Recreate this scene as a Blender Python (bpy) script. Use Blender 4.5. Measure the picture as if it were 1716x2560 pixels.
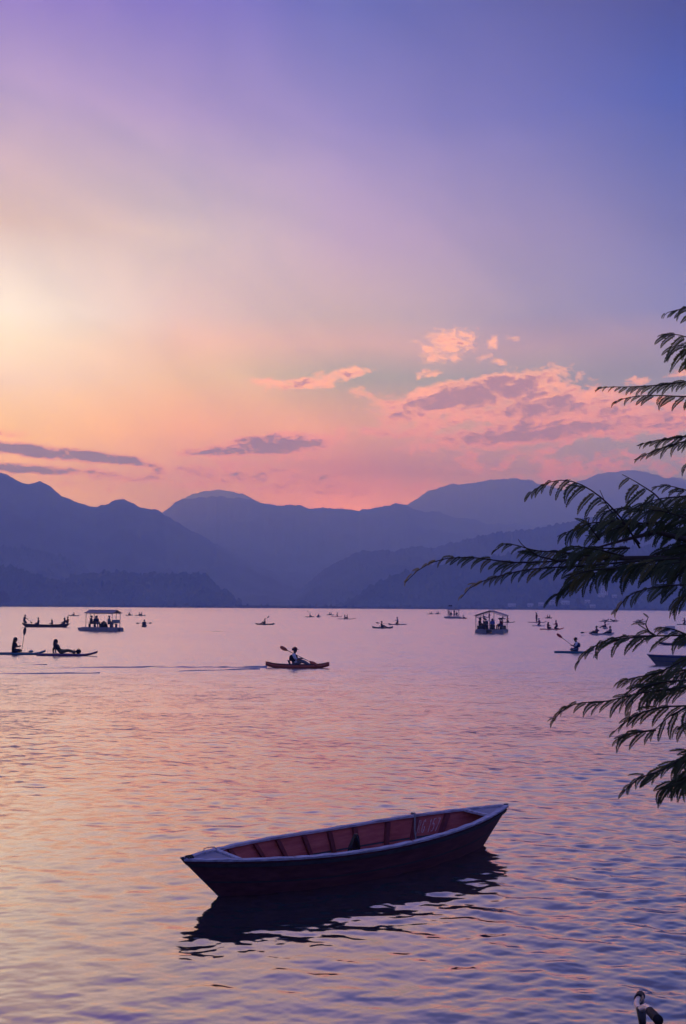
import bpy, bmesh, math, random
import numpy as np
from mathutils import Vector, Matrix, noise as mnoise

for _o in list(bpy.data.objects):
    bpy.data.objects.remove(_o)
scene = bpy.context.scene
COL = scene.collection
random.seed(7)
RNG = np.random.default_rng(11)
rad = math.radians

# ------------------------------------------------------------------ camera
CAM_H, FPX, PW, PH, HORIZON = 3.2, 2500.0, 1716.0, 2560.0, 1515.0
PITCH = math.atan((HORIZON - PH / 2) / FPX)
ROLL = rad(-0.33)
cam_data = bpy.data.cameras.new("camera")
cam_data.sensor_fit = 'VERTICAL'
cam_data.sensor_height = 36.0
cam_data.lens = 36.0 * FPX / PH
cam_data.clip_start = 0.05
cam_data.clip_end = 60000.0
cam = bpy.data.objects.new("camera", cam_data)
cam.location = (0, 0, CAM_H)
cam.rotation_euler = (rad(90) + PITCH, ROLL, 0)
COL.objects.link(cam)
scene.camera = cam
CAM_M = cam.rotation_euler.to_matrix()


def ray(px, py):
    """Direction of a photograph pixel."""
    return (CAM_M @ Vector(((px - PW / 2) / FPX, -(py - PH / 2) / FPX, -1.0))).normalized()


def on_plane(px, py, z=0.0):
    d = ray(px, py)
    t = (z - CAM_H) / d.z
    return Vector((d.x * t, d.y * t, z))


def at(px, py, dist):
    """Point seen at a pixel, dist metres ahead."""
    d = ray(px, py)
    t = dist / d.y
    return Vector((0, 0, CAM_H)) + d * t


def s2l(c):
    out = []
    for v in c[:3]:
        v = v / 255.0
        out.append(v / 12.92 if v <= 0.04045 else ((v + 0.055) / 1.055) ** 2.4)
    return (*out, 1.0)


# ------------------------------------------------------------------ world
SKY_GAIN = 1.5
SUN_AZ, SUN_EL = -19.0, 4.0        # behind the ridge at the left edge of the view
world = bpy.data.worlds.new("World")
scene.world = world
world.use_nodes = True
nt = world.node_tree
nt.nodes.clear()


class G:
    """Small helper to write node maths."""

    def __init__(self, tree):
        self.t = tree

    def n(self, kind, **kw):
        nd = self.t.nodes.new(kind)
        for k, v in kw.items():
            setattr(nd, k, v)
        return nd

    def link(self, a, b):
        self.t.links.new(a, b)

    def put(self, sock, v):
        if hasattr(v, 'is_output'):
            self.link(v, sock)
        else:
            sock.default_value = v

    def m(self, op, a, b=None, c=None, clamp=False):
        nd = self.n('ShaderNodeMath', operation=op, use_clamp=clamp)
        self.put(nd.inputs[0], a)
        if b is not None:
            self.put(nd.inputs[1], b)
        if c is not None:
            self.put(nd.inputs[2], c)
        return nd.outputs[0]

    def v(self, op, a, b=None, c=None):
        nd = self.n('ShaderNodeVectorMath', operation=op)
        self.put(nd.inputs[0], a)
        if b is not None:
            self.put(nd.inputs[1], b)
        if c is not None:
            self.put(nd.inputs[2], c)
        return nd.outputs['Value'] if op in ('LENGTH', 'DOT_PRODUCT') else nd.outputs['Vector']

    def maprange(self, x, a, b, c=0.0, d=1.0, kind='SMOOTHSTEP'):
        nd = self.n('ShaderNodeMapRange', interpolation_type=kind)
        for i, v in enumerate((x, a, b, c, d)):
            self.put(nd.inputs[i], v)
        return nd.outputs[0]

    def ramp(self, fac, stops, interp='LINEAR'):
        nd = self.n('ShaderNodeValToRGB')
        r = nd.color_ramp
        r.interpolation = interp
        while len(r.elements) > 1:
            r.elements.remove(r.elements[-1])
        r.elements[0].position = stops[0][0]
        r.elements[0].color = stops[0][1]
        for p, c in stops[1:]:
            e = r.elements.new(p)
            e.color = c
        self.put(nd.inputs[0], fac)
        return nd.outputs[0]

    def mix(self, fac, a, b, blend='MIX'):
        nd = self.n('ShaderNodeMix', data_type='RGBA', blend_type=blend)
        self.put(nd.inputs[0], fac)
        self.put(nd.inputs[6], a)
        self.put(nd.inputs[7], b)
        return nd.outputs[2]

    def noise(self, vec, scale, detail=2.0, rough=0.5, distort=0.0, out=0):
        nd = self.n('ShaderNodeTexNoise')
        if vec is not None:
            self.link(vec, nd.inputs['Vector'])
        nd.inputs['Scale'].default_value = scale
        nd.inputs['Detail'].default_value = detail
        nd.inputs['Roughness'].default_value = rough
        nd.inputs['Distortion'].default_value = distort
        return nd.outputs[out]

    def xyz(self, x, y, z):
        nd = self.n('ShaderNodeCombineXYZ')
        for i, v in enumerate((x, y, z)):
            self.put(nd.inputs[i], v)
        return nd.outputs[0]


g = G(nt)
dirn = g.n('ShaderNodeTexCoord').outputs['Generated']
sep = g.n('ShaderNodeSeparateXYZ')
g.link(dirn, sep.inputs[0])
el = g.m('MULTIPLY', g.m('ARCSINE', sep.outputs[2]), 57.29578)          # degrees
az = g.m('MULTIPLY', g.m('ARCTAN2', sep.outputs[0], sep.outputs[1]), 57.29578)
daz = g.m('ABSOLUTE', g.m('SUBTRACT', az, SUN_AZ))
daz = g.m('MINIMUM', daz, g.m('SUBTRACT', 360.0, daz))
# slow unevenness of the high haze, so that the gradient is not ruler-straight
wob = g.noise(dirn, 3.0, 3.0, 0.5)
el_w = g.m('ADD', el, g.m('MULTIPLY', g.m('SUBTRACT', wob, 0.5), 2.6))
ef = g.maprange(el_w, 0.0, 60.0, 0.0, 1.0, 'LINEAR')


def sky_col(rows):
    return [(max(0.0, e) / 60.0, s2l(c)) for e, c in rows]


SKY0 = [(0, (325.53200000000004, 284.404, 74.981)), (5.4, (325.53200000000004, 284.404, 74.981)), (7.6, (325.53200000000004, 284.404, 74.981)), (9.9, (335.6, 293.2, 77.3)), (12.8, (285.7, 273.5, 330.1)), (14.6, (285.0, 285.4, 325.6)), (16.2, (275.4, 282.9, 343.5)), (20.6, (225.0, 204.1, 201.6)), (26.8, (173.7, 155.8, 215.2)), (32.5, (120.2, 97.0, 205.1)), (45, (112, 100, 148)), (60, (88, 92, 172))]
SKY4 = [(0, (287.02299999999997, 221.451, 75.078)), (5.4, (287.02299999999997, 221.451, 75.078)), (7.6, (287.02299999999997, 221.451, 75.078)), (9.9, (295.9, 228.3, 77.4)), (12.8, (261.8, 232.8, 188.3)), (14.6, (255.6, 222.2, 223.5)), (16.2, (234.9, 217.7, 252.2)), (20.6, (208.8, 199.8, 220.4)), (26.8, (155.8, 140.6, 211.0)), (32.5, (108.3, 95.8, 197.4)), (45, (108, 99, 146)), (60, (86, 92, 172))]
SKY1 = [(0, (359.6, 240.4, 163.1)), (5.4, (359.6, 240.4, 163.1)), (7.6, (243.7, 155.1, 35.5)), (9.9, (269.2, 205.2, 24.9)), (12.8, (176.4, 189.2, 170.3)), (14.6, (228.9, 195.0, 201.8)), (16.2, (200.6, 187.9, 208.3)), (20.6, (182.3, 166.6, 227.5)), (26.8, (129.5, 122.8, 205.7)), (32.5, (85.6, 92.0, 179.2)), (45, (100, 97, 142)), (60, (82, 90, 172))]
SKY2 = [(0, (177.3, 190.0, 275.4)), (5.4, (177.3, 190.0, 275.4)), (7.6, (177.3, 190.0, 275.4)), (9.9, (177.3, 190.0, 275.4)), (12.8, (146.3, 153.9, 192.6)), (14.6, (158.6, 151.1, 213.8)), (16.2, (119.1, 130.2, 226.8)), (20.6, (98.5, 105.2, 184.2)), (26.8, (40.2, 67.6, 164.0)), (32.5, (36.7, 36.0, 65.9)), (45, (76, 78, 132)), (60, (74, 84, 168))]
SKY3 = [(0, (88, 88, 150)), (6, (104, 98, 166)), (12, (100, 100, 172)), (20, (88, 98, 176)), (32, (78, 92, 176)), (60, (74, 86, 168))]
c0 = g.ramp(ef, sky_col(SKY0), 'EASE' if False else 'LINEAR')
c4 = g.ramp(ef, sky_col(SKY4))
c1 = g.ramp(ef, sky_col(SKY1))
c2 = g.ramp(ef, sky_col(SKY2))
c3 = g.ramp(ef, sky_col(SKY3))
skyc = g.mix(g.maprange(daz, 0.0, 9.5, kind='LINEAR'), c0, c4)
skyc = g.mix(g.maprange(daz, 9.0, 19.0, kind='LINEAR'), skyc, c1)
skyc = g.mix(g.maprange(daz, 18.5, 38.0, kind='LINEAR'), skyc, c2)
skyc = g.mix(g.maprange(daz, 36.0, 120.0, kind='SMOOTHSTEP'), skyc, c3)


def azel(px, py):
    d = ray(px, py)
    return math.degrees(math.atan2(d.x, d.y)), math.degrees(math.asin(d.z))


# faint high haze: broad uneven veils, slightly lighter or pinker than the clear sky
veil = g.noise(g.xyz(g.m('MULTIPLY', az, 0.075), g.m('MULTIPLY', g.m('MULTIPLY_ADD', az, 0.35, el), 0.16), 1.3), 1.0, 5.0, 0.55, 0.6)
vm = g.m('MULTIPLY_ADD', g.m('SUBTRACT', veil, 0.5), 0.75, 1.0)
skyc = g.mix(1.0, skyc, g.xyz(vm, g.m('MULTIPLY_ADD', g.m('SUBTRACT', veil, 0.5), 0.55, 1.0), g.m('MULTIPLY_ADD', g.m('SUBTRACT', veil, 0.5), 0.45, 1.0)), 'MULTIPLY')


# clouds: elliptical cores in azimuth / elevation, edges broken up by noise
#   px centre, half width px, half height px, tilt deg, strength
CLOUDS = [
    (80, 1127, 150, 15, 4, 1.7), (210, 1140, 150, 14, 4, 1.6), (330, 1155, 60, 9, 6, 1.4), (60, 1172, 130, 11, 2, 1.6), (190, 1176, 60, 7, 3, 1.1),
    (20, 1083, 50, 9, 0, 0.5),
    (560, 1128, 110, 13, -4, 1.35), (700, 1110, 130, 24, -4, 1.6), (600, 1158, 110, 12, -3, 0.55), (740, 1146, 60, 8, -4, 0.5),
    (690, 962, 60, 13, 8, 0.62), (780, 955, 90, 16, -8, 0.8), (855, 935, 60, 12, -6, 0.72), (900, 985, 32, 14, 10, 0.6),
    (1040, 1000, 120, 20, -8, 0.8), (1190, 985, 210, 36, -9, 1.5), (1370, 1015, 190, 38, -4, 1.25), (990, 1030, 60, 36, 30, 0.75),
    (1140, 1050, 190, 20, -9, 0.75), (1330, 1080, 260, 30, -6, 1.35), (1560, 1050, 220, 42, 2, 1.1), (960, 1083, 120, 12, 2, 0.75),
    (1120, 862, 62, 34, -12, 0.72), (1060, 876, 26, 9, 0, 0.5), (1236, 858, 16, 14, 40, 0.5), (1285, 848, 18, 8, 5, 0.55), (1228, 902, 30, 12, 10, 0.55),
    (1072, 934, 30, 10, -14, 0.6), (1318, 944, 26, 8, 0, 0.75), (1590, 955, 40, 9, -4, 0.6), (1700, 932, 40, 8, -10, 0.5),
    (1370, 1128, 80, 17, -32, 0.6), (1180, 1138, 26, 34, 50, 0.42), (1275, 1150, 40, 16, -30, 0.45), (1080, 1096, 60, 10, 20, 0.5),
    (620, 1190, 260, 24, 2, 0.85), (330, 1195, 200, 16, 3, 0.6), (840, 1215, 240, 22, 1, 0.7), (150, 1200, 120, 16, 4, 0.55),
    (1480, 1165, 260, 26, 0, 0.42),
]
uv = g.xyz(az, el, 0.0)
# stretched noise coordinates (the sheets lie flat)
nz1 = g.noise(g.xyz(g.m('MULTIPLY', az, 0.8), g.m('MULTIPLY', el, 1.7), 3.7), 1.0, 8.0, 0.66, 0.6)
nz2 = g.noise(g.xyz(g.m('MULTIPLY', az, 0.8), g.m('MULTIPLY', el, 1.2), 9.1), 2.6, 8.0, 0.66, 0.4)
tl_ = g.m('MULTIPLY_ADD', az, -0.16, el)                                 # streaks run a little uphill to the right
nz3 = g.noise(g.xyz(g.m('MULTIPLY', az, 0.32), g.m('MULTIPLY', tl_, 1.9), 5.5), 1.0, 7.0, 0.62, 0.4)


def cloud_field(shift):
    acc = None
    for cx, cy, hw, hh, tilt, amp in CLOUDS:
        a, e = azel(cx, cy)
        mp = g.n('ShaderNodeMapping', vector_type='TEXTURE')
        g.link(uv, mp.inputs['Vector'])
        k = 57.3 / FPX
        mp.inputs['Location'].default_value = (a + shift[0], e + shift[1], 0)
        mp.inputs['Rotation'].default_value = (0, 0, rad(-tilt))
        mp.inputs['Scale'].default_value = (hw * k, hh * k, 1)
        r = g.v('DOT_PRODUCT', mp.outputs[0], mp.outputs[0])
        fall = g.m('MULTIPLY_ADD', r, -0.55 * amp, amp)
        acc = fall if acc is None else g.m('MAXIMUM', acc, fall)
    return acc


cf = cloud_field((0, 0))
f0 = g.m('ADD', cf, g.m('MULTIPLY', g.m('SUBTRACT', nz1, 0.5), 3.2))
f0 = g.m('ADD', f0, g.m('MULTIPLY', g.m('SUBTRACT', nz2, 0.5), 1.7))
alpha = g.maprange(f0, 0.05, 0.85)
thick = g.m('ADD', cf, g.m('MULTIPLY', g.m('SUBTRACT', nz3, 0.5), 5.0))
thick = g.m('ADD', thick, g.m('MULTIPLY', g.m('SUBTRACT', nz2, 0.5), 2.2))
thick = g.maprange(thick, 0.35, 1.0)
thick = g.m('MULTIPLY', thick, g.maprange(f0, 0.5, 1.3))
lit = g.mix(g.maprange(el, 8.5, 14.0), s2l((290, 186, 130)), s2l((310, 228, 165)))
core = g.mix(g.maprange(daz, 6.0, 26.0), s2l((92, 84, 128)), s2l((190, 142, 128)))
near_sun = g.mix(g.maprange(daz, 0.0, 14.0), s2l((310, 215, 140)), lit)
cl_col = g.mix(thick, near_sun, core)
skyc = g.mix(g.m('MULTIPLY', alpha, 0.92), skyc, cl_col)

nish = g.n('ShaderNodeTexSky', sky_type='NISHITA')
nish.sun_disc = False
nish.sun_elevation = rad(SUN_EL)
nish.sun_rotation = rad(SUN_AZ)
nish.air_density = 1.5
nish.dust_density = 3.0
bg = g.n('ShaderNodeBackground')
bg.inputs['Strength'].default_value = 0.1
# the measured dusk colours (x10 for the 0.1 strength) over a little of the physical sky
tot = g.mix(0.02, g.v('SCALE', skyc), nish.outputs[0])
sc_node = [n for n in nt.nodes if n.type == 'VECT_MATH' and n.operation == 'SCALE'][0]
sc_node.inputs['Scale'].default_value = SKY_GAIN * 10.0
g.link(tot, bg.inputs['Color'])
g.link(bg.outputs[0], g.n('ShaderNodeOutputWorld').inputs['Surface'])
world.cycles.sampling_method = 'MANUAL'
world.cycles.sample_map_resolution = 512

# ------------------------------------------------------------------ sun
sun_d = bpy.data.lights.new("sun", 'SUN')
sun_d.energy = 0.5
sun_d.angle = rad(4)
sun_d.color = (1.0, 0.66, 0.46)
sun = bpy.data.objects.new("sun", sun_d)
sun.rotation_euler = (rad(90 - SUN_EL), 0, rad(180 - SUN_AZ))
COL.objects.link(sun)
sun.location = (-300, 900, 400)

# ------------------------------------------------------------------ exposure, sampling
scene.view_settings.view_transform = 'Standard'
scene.view_settings.look = 'None'
scene.view_settings.exposure = 0.0
scene.view_settings.gamma = 1.0
scene.view_settings.use_curve_mapping = False
scene.render.engine = 'CYCLES'
cy = scene.cycles
cy.use_denoising = True
cy.denoiser = 'OPENIMAGEDENOISE'
cy.denoising_input_passes = 'RGB_ALBEDO_NORMAL'
cy.denoising_prefilter = 'ACCURATE'
cy.max_bounces = 6
cy.diffuse_bounces = 2
cy.glossy_bounces = 3
cy.transmission_bounces = 3
cy.volume_bounces = 3
cy.transparent_max_bounces = 8
cy.use_adaptive_sampling = False
cy.caustics_reflective = False
cy.caustics_refractive = False


# ------------------------------------------------------------------ helpers
def tag(o, label=None, cat=None, group=None, kind=None):
    if label:
        o['label'] = label
    if cat:
        o['category'] = cat
    if group:
        o['group'] = group
    if kind:
        o['kind'] = kind
    return o


def link_mesh(name, me, parent=None, mats=None):
    o = bpy.data.objects.new(name, me)
    COL.objects.link(o)
    if mats and not me.materials:
        for m in (mats if isinstance(mats, (list, tuple)) else [mats]):
            me.materials.append(m)
    if parent is not None:
        o.parent = parent
    return o


def mesh_from(name, verts, faces, smooth=False):
    me = bpy.data.meshes.new(name)
    me.from_pydata([tuple(v) for v in verts], [], [tuple(f) for f in faces])
    me.update()
    if smooth:
        me.polygons.foreach_set('use_smooth', [True] * len(me.polygons))
    return me


def empty(name, loc=(0, 0, 0), rz=0.0):
    o = bpy.data.objects.new(name, None)
    o.empty_display_size = 0.2
    COL.objects.link(o)
    o.location = loc
    o.rotation_euler = (0, 0, rz)
    return o


class MB:
    """Collects simple solids into ONE mesh."""

    def __init__(self):
        self.v, self.f = [], []

    def add(self, vs, fs):
        b = len(self.v)
        self.v += [Vector(p) for p in vs]
        self.f += [tuple(i + b for i in q) for q in fs]
        return self

    def box(self, c, s, rot=None, taper=1.0):
        c = Vector(c)
        vs = []
        for z in (-1, 1):
            k = taper if z > 0 else 1.0
            for x, y in ((-1, -1), (1, -1), (1, 1), (-1, 1)):
                p = Vector((x * s[0] / 2 * k, y * s[1] / 2 * k, z * s[2] / 2))
                if rot is not None:
                    p = rot @ p
                vs.append(c + p)
        return self.add(vs, [(3, 2, 1, 0), (4, 5, 6, 7), (0, 1, 5, 4), (1, 2, 6, 5), (2, 3, 7, 6), (3, 0, 4, 7)])

    def tube(self, pts, r, n=8, cap=True):
        pts = [Vector(p) for p in pts]
        rs = r if isinstance(r, (list, tuple)) else [r] * len(pts)
        vs, fs = [], []
        up = Vector((0, 0, 1))
        prev = None
        for i, p in enumerate(pts):
            t = (pts[min(i + 1, len(pts) - 1)] - pts[max(i - 1, 0)]).normalized()
            if prev is None:
                a = t.cross(up)
                if a.length < 1e-3:
                    a = t.cross(Vector((1, 0, 0)))
                a.normalize()
            else:
                a = prev - t * prev.dot(t)
                a.normalize()
            prev = a
            b = t.cross(a)
            for k in range(n):
                w = 2 * math.pi * k / n
                vs.append(p + (a * math.cos(w) + b * math.sin(w)) * rs[i])
        for i in range(len(pts) - 1):
            for k in range(n):
                k2 = (k + 1) % n
                fs.append((i * n + k, i * n + k2, (i + 1) * n + k2, (i + 1) * n + k))
        if cap:
            fs.append(tuple(range(n))[::-1])
            fs.append(tuple((len(pts) - 1) * n + k for k in range(n)))
        return self.add(vs, fs)

    def loft(self, rings, cap=True, closed=True):
        n = len(rings[0])
        vs = [p for r in rings for p in r]
        fs = []
        for i in range(len(rings) - 1):
            for k in range(n if closed else n - 1):
                k2 = (k + 1) % n
                fs.append((i * n + k, i * n + k2, (i + 1) * n + k2, (i + 1) * n + k))
        if cap and closed:
            fs.append(tuple(range(n))[::-1])
            fs.append(tuple((len(rings) - 1) * n + k for k in range(n)))
        return self.add(vs, fs)

    def mesh(self, name, smooth=False):
        me = mesh_from(name, self.v, self.f, smooth)
        bm = bmesh.new()
        bm.from_mesh(me)
        bmesh.ops.recalc_face_normals(bm, faces=bm.faces)
        bm.to_mesh(me)
        bm.free()
        return me

    def build(self, name, mat, parent=None, smooth=False):
        return link_mesh(name, self.mesh(name, smooth), parent, mat)


def material(name, color, rough=0.6, vary=0.25, scale=6.0, bump=0.0, metallic=0.0, spec=0.5, color2=None, detail=5.0, stretch=(1, 1, 1)):
    m = bpy.data.materials.new(name)
    m.use_nodes = True
    t = m.node_tree
    t.nodes.clear()
    q = G(t)
    p = q.n('ShaderNodeBsdfPrincipled')
    q.link(p.outputs[0], q.n('ShaderNodeOutputMaterial').inputs['Surface'])
    tc = q.n('ShaderNodeTexCoord').outputs['Object']
    mp = q.n('ShaderNodeMapping')
    q.link(tc, mp.inputs['Vector'])
    mp.inputs['Scale'].default_value = stretch
    nz = q.noise(mp.outputs[0], scale, detail, 0.6)
    c = tuple(color[:3]) + (1,)
    if color2 is None:
        lo = tuple(v * (1 - vary) for v in c[:3]) + (1,)
        hi = tuple(min(1, v * (1 + vary)) for v in c[:3]) + (1,)
    else:
        lo, hi = c, tuple(color2[:3]) + (1,)
    q.link(q.ramp(nz, [(0.3, lo), (0.7, hi)]), p.inputs['Base Color'])
    q.link(q.maprange(nz, 0.2, 0.8, max(0.02, rough - 0.12), min(1, rough + 0.12), 'LINEAR'), p.inputs['Roughness'])
    p.inputs['Metallic'].default_value = metallic
    p.inputs['Specular IOR Level'].default_value = spec
    if bump > 0:
        b = q.n('ShaderNodeBump')
        b.inputs['Strength'].default_value = bump
        b.inputs['Distance'].default_value = 0.02
        q.link(q.noise(mp.outputs[0], scale * 4, 5.0, 0.65), b.inputs['Height'])
        q.link(b.outputs[0], p.inputs['Normal'])
    return m

# ------------------------------------------------------------------ land and mountains
M_forest = material('forest_slopes', (0.020, 0.038, 0.034), 0.95, color2=(0.10, 0.135, 0.115), scale=0.006, spec=0.1, detail=8)
M_shore = material('shore_grass', (0.03, 0.042, 0.022), 0.95, color2=(0.055, 0.06, 0.03), scale=0.2, spec=0.1)
M_ground = material('earth', (0.06, 0.055, 0.04), 0.95, color2=(0.10, 0.09, 0.06), scale=0.8, bump=0.4, spec=0.2)


def fbm1(x, seed, octaves=5, rough=0.5):
    out = np.zeros_like(x, dtype=float)
    a, f = 1.0, 1.0
    r = np.random.default_rng(seed)
    for _ in range(octaves):
        tab = r.uniform(-1, 1, 4096)
        xi = x * f + r.uniform(0, 1000)
        i = np.floor(xi).astype(int)
        t = xi - i
        t = t * t * (3 - 2 * t)
        out += a * (tab[i % 4096] * (1 - t) + tab[(i + 1) % 4096] * t)
        a *= rough
        f *= 2.03
    return out


def fbm2(x, y, seed, octaves=5, rough=0.5, ridged=False):
    out = np.zeros(np.broadcast(x, y).shape)
    a, f = 1.0, 1.0
    r = np.random.default_rng(seed)
    for _ in range(octaves):
        tab = r.uniform(-1, 1, (256, 256))
        xi, yi = x * f + r.uniform(0, 200), y * f + r.uniform(0, 200)
        i, j = np.floor(xi).astype(int), np.floor(yi).astype(int)
        s, t = xi - i, yi - j
        s, t = s * s * (3 - 2 * s), t * t * (3 - 2 * t)
        i0, i1, j0, j1 = i % 256, (i + 1) % 256, j % 256, (j + 1) % 256
        v = (tab[i0, j0] * (1 - s) + tab[i1, j0] * s) * (1 - t) + (tab[i0, j1] * (1 - s) + tab[i1, j1] * s) * t
        out += a * ((1 - 2 * np.abs(v)) if ridged else v)
        a *= rough
        f *= 2.07
    return out


def ridge(name, crest, dist, depth, seed, n=420, m=36, jag=1.0, tree=0.0, slope_pow=1.15, rough=0.10):
    """One mountain: a crest line read off the photograph, standing dist metres away, with spurs and gullies down to the lake side."""
    cx = np.array([c[0] for c in crest], float)
    cyy = np.array([c[1] for c in crest], float)
    xs = np.linspace(cx[0], cx[-1], n)
    ys = np.interp(xs, cx, cyy)
    k = np.ones(7) / 7
    ysm = np.convolve(np.pad(ys, 3, mode='edge'), k, mode='valid')
    ysm = ysm - jag * 2.6 * fbm1(xs / 40.0, seed, 6, 0.6)
    P = [at(a, b, dist) for a, b in zip(xs, ysm)]
    X = np.array([p.x for p in P])
    Z = np.maximum(np.array([p.z for p in P]), 0.5)
    v = np.concatenate([np.linspace(-0.5, 0, 9)[:-1], np.linspace(0, 1, m)])      # <0 is the far side
    V = v[:, None]
    t = np.abs(V)
    prof = np.where(V < 0, 1 - (t * 2) ** 1.0, (1 - t) ** slope_pow)
    Y = dist - V * depth
    shrink = Y / dist
    XX = X[None, :] * (1 + 0 * V) * np.clip(shrink, 0.35, 1.3)
    sp = fbm2(XX / (depth * 0.22), Y / (depth * 0.5), seed + 5, 5, 0.5, True) - 0.6
    bell = np.sin(np.pi * np.clip(t, 0, 1)) ** 0.8 * (V >= 0)
    ZZ = Z[None, :] * prof * 1.0 + Z[None, :] * rough * sp * bell
    if tree > 0:
        tr = np.abs(fbm2(XX / 9.0, Y / 9.0 + 0 * XX, seed + 9, 2, 0.6))
        ZZ = ZZ + tree * tr * np.where(V < 0.98, 1, 0)
        ZZ[8] += tree * 0.8 * np.clip(fbm1(X / 5.0, seed + 20, 3, 0.6), -0.3, 1.2)
    ZZ[-1] = -3.0
    ZZ[0] = -3.0
    ZZ[1:-1] = np.maximum(ZZ[1:-1], -2.5)
    R = len(v)
    YY = Y + 0 * XX
    verts = np.stack([XX, YY, ZZ], -1).reshape(-1, 3)
    idx = np.arange(R * n).reshape(R, n)
    a, b, c, d = idx[:-1, :-1], idx[1:, :-1], idx[1:, 1:], idx[:-1, 1:]
    faces = np.stack([a, b, c, d], -1).reshape(-1, 4)
    me = mesh_from(name, verts.tolist(), faces.tolist(), smooth=tree <= 0)
    o = link_mesh(name, me, None, M_forest)
    return tag(o, kind='structure')


ridge('mountain_far_right', [(860, 1330), (960, 1285), (1010, 1262), (1070, 1232), (1130, 1214), (1200, 1203), (1260, 1197), (1310, 1199), (1360, 1214), (1420, 1228),
                             (1500, 1240), (1600, 1262), (1760, 1290), (1900, 1320)], 5800, 1800, 3, jag=1.5)
ridge('mountain_farthest_right', [(1330, 1260), (1430, 1215), (1500, 1184), (1560, 1172), (1620, 1178), (1680, 1196), (1760, 1205), (1900, 1240), (2050, 1290)], 6600, 1000, 31, n=260, jag=1.2)
ridge('mountain_far_middle', [(380, 1300), (440, 1260), (490, 1233), (540, 1221), (600, 1234), (660, 1262), (760, 1300)], 6200, 1300, 41, n=200, jag=1.2)
ridge('mountain_middle', [(330, 1330), (400, 1280), (420, 1266), (450, 1252), (490, 1243), (540, 1240), (600, 1244), (640, 1252), (700, 1266), (740, 1264), (790, 1272),
                          (850, 1277), (910, 1277), (950, 1266), (990, 1263), (1040, 1272), (1090, 1284), (1150, 1296), (1230, 1306), (1330, 1312), (1450, 1330), (1600, 1345),
                          (1760, 1360)], 4300, 1700, 4, jag=1.7)
ridge('mountain_left', [(-2800, 1505), (-2200, 1380), (-1500, 1230), (-900, 1110), (-420, 1060), (-300, 1100), (-180, 1140), (-80, 1168), (0, 1181), (30, 1192), (60, 1202), (78, 1210), (100, 1207), (118, 1214), (150, 1234), (190, 1252),
                        (215, 1268), (226, 1271), (260, 1262), (300, 1252), (325, 1256), (350, 1269), (380, 1271), (410, 1280), (450, 1305), (500, 1335), (560, 1372),
                        (620, 1404), (680, 1432), (740, 1450), (800, 1474), (860, 1500), (900, 1514)], 2750, 1050, 5, n=760, jag=1.8)
ridge('hill_left_upper', [(-300, 1330), (-120, 1352), (0, 1369), (60, 1372), (100, 1376), (160, 1396), (210, 1422), (240, 1440), (300, 1470), (380, 1510)], 1950, 400, 6, n=260, tree=5)
ridge('hill_left_lower', [(-300, 1370), (-120, 1398), (0, 1417), (40, 1424), (90, 1440), (140, 1452), (190, 1470), (240, 1498), (290, 1515)], 1400, 110, 7, n=300, tree=4)
ridge('hill_left_wooded', [(60, 1500), (120, 1462), (170, 1447), (220, 1437), (290, 1432), (330, 1435), (400, 1436), (430, 1438), (480, 1435), (512, 1440), (530, 1454),
                           (545, 1476), (565, 1480), (585, 1500), (605, 1516)], 1480, 170, 8, n=420, tree=5, jag=0.6, slope_pow=0.75)
ridge('hill_right_back', [(700, 1512), (740, 1485), (780, 1452), (820, 1420), (860, 1396), (900, 1382), (940, 1375), (980, 1380), (1020, 1372), (1046, 1368), (1075, 1376),
                          (1110, 1366), (1180, 1348), (1240, 1338), (1300, 1328), (1360, 1318), (1430, 1304), (1500, 1296), (1600, 1285), (1760, 1272), (2000, 1250), (2500, 1220), (3000, 1260), (3600, 1330), (4100, 1440), (4400, 1512)],
      2300, 700, 9, n=1100, tree=3.5, jag=0.8)
ridge('hill_right_front', [(840, 1518), (880, 1500), (910, 1478), (950, 1455), (1000, 1436), (1060, 1422), (1120, 1412), (1180, 1402), (1250, 1392), (1330, 1386), (1420, 1378),
                           (1500, 1372), (1620, 1366), (1800, 1350), (2050, 1330), (2500, 1310), (3100, 1335), (3700, 1370), (4300, 1460), (4700, 1514)], 1480, 190, 10, n=1300, tree=4.5, jag=0.8)

# low far shore
SHORE_D = 1240.0
nx = 900
sx = np.linspace(-1500, 1500, nx)
prof = [(-3, -6.0), (0.0, -0.6), (6, 1.3), (16, 2.2), (40, 2.6), (120, 3.2), (600, 4.0)]
hh = 0.5 * fbm1(sx / 30, 77, 4) + 0.8 * np.clip(fbm1(sx / 6, 78, 3), 0, 2)
edge = 14 * fbm1(sx / 160, 79, 4)
verts, faces = [], []
for j, (dy, z) in enumerate(prof):
    for i in range(nx):
        verts.append((sx[i], SHORE_D + dy + edge[i], z + (max(0, hh[i]) if 1 < j < 5 else 0)))
for j in range(len(prof) - 1):
    for i in range(nx - 1):
        a = j * nx + i
        faces.append((a, a + 1, a + nx + 1, a + nx))
tag(link_mesh('far_shore', mesh_from('far_shore', verts, faces, True), None, M_shore), kind='structure')

# land under everything (one sheet), the lake lies on it
big = 26000.0
tag(link_mesh('ground', mesh_from('ground', [(-big, -big, -5), (big, -big, -5), (big, big, -5), (-big, big, -5)], [(0, 1, 2, 3)]), None, M_shore), kind='structure')

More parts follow.
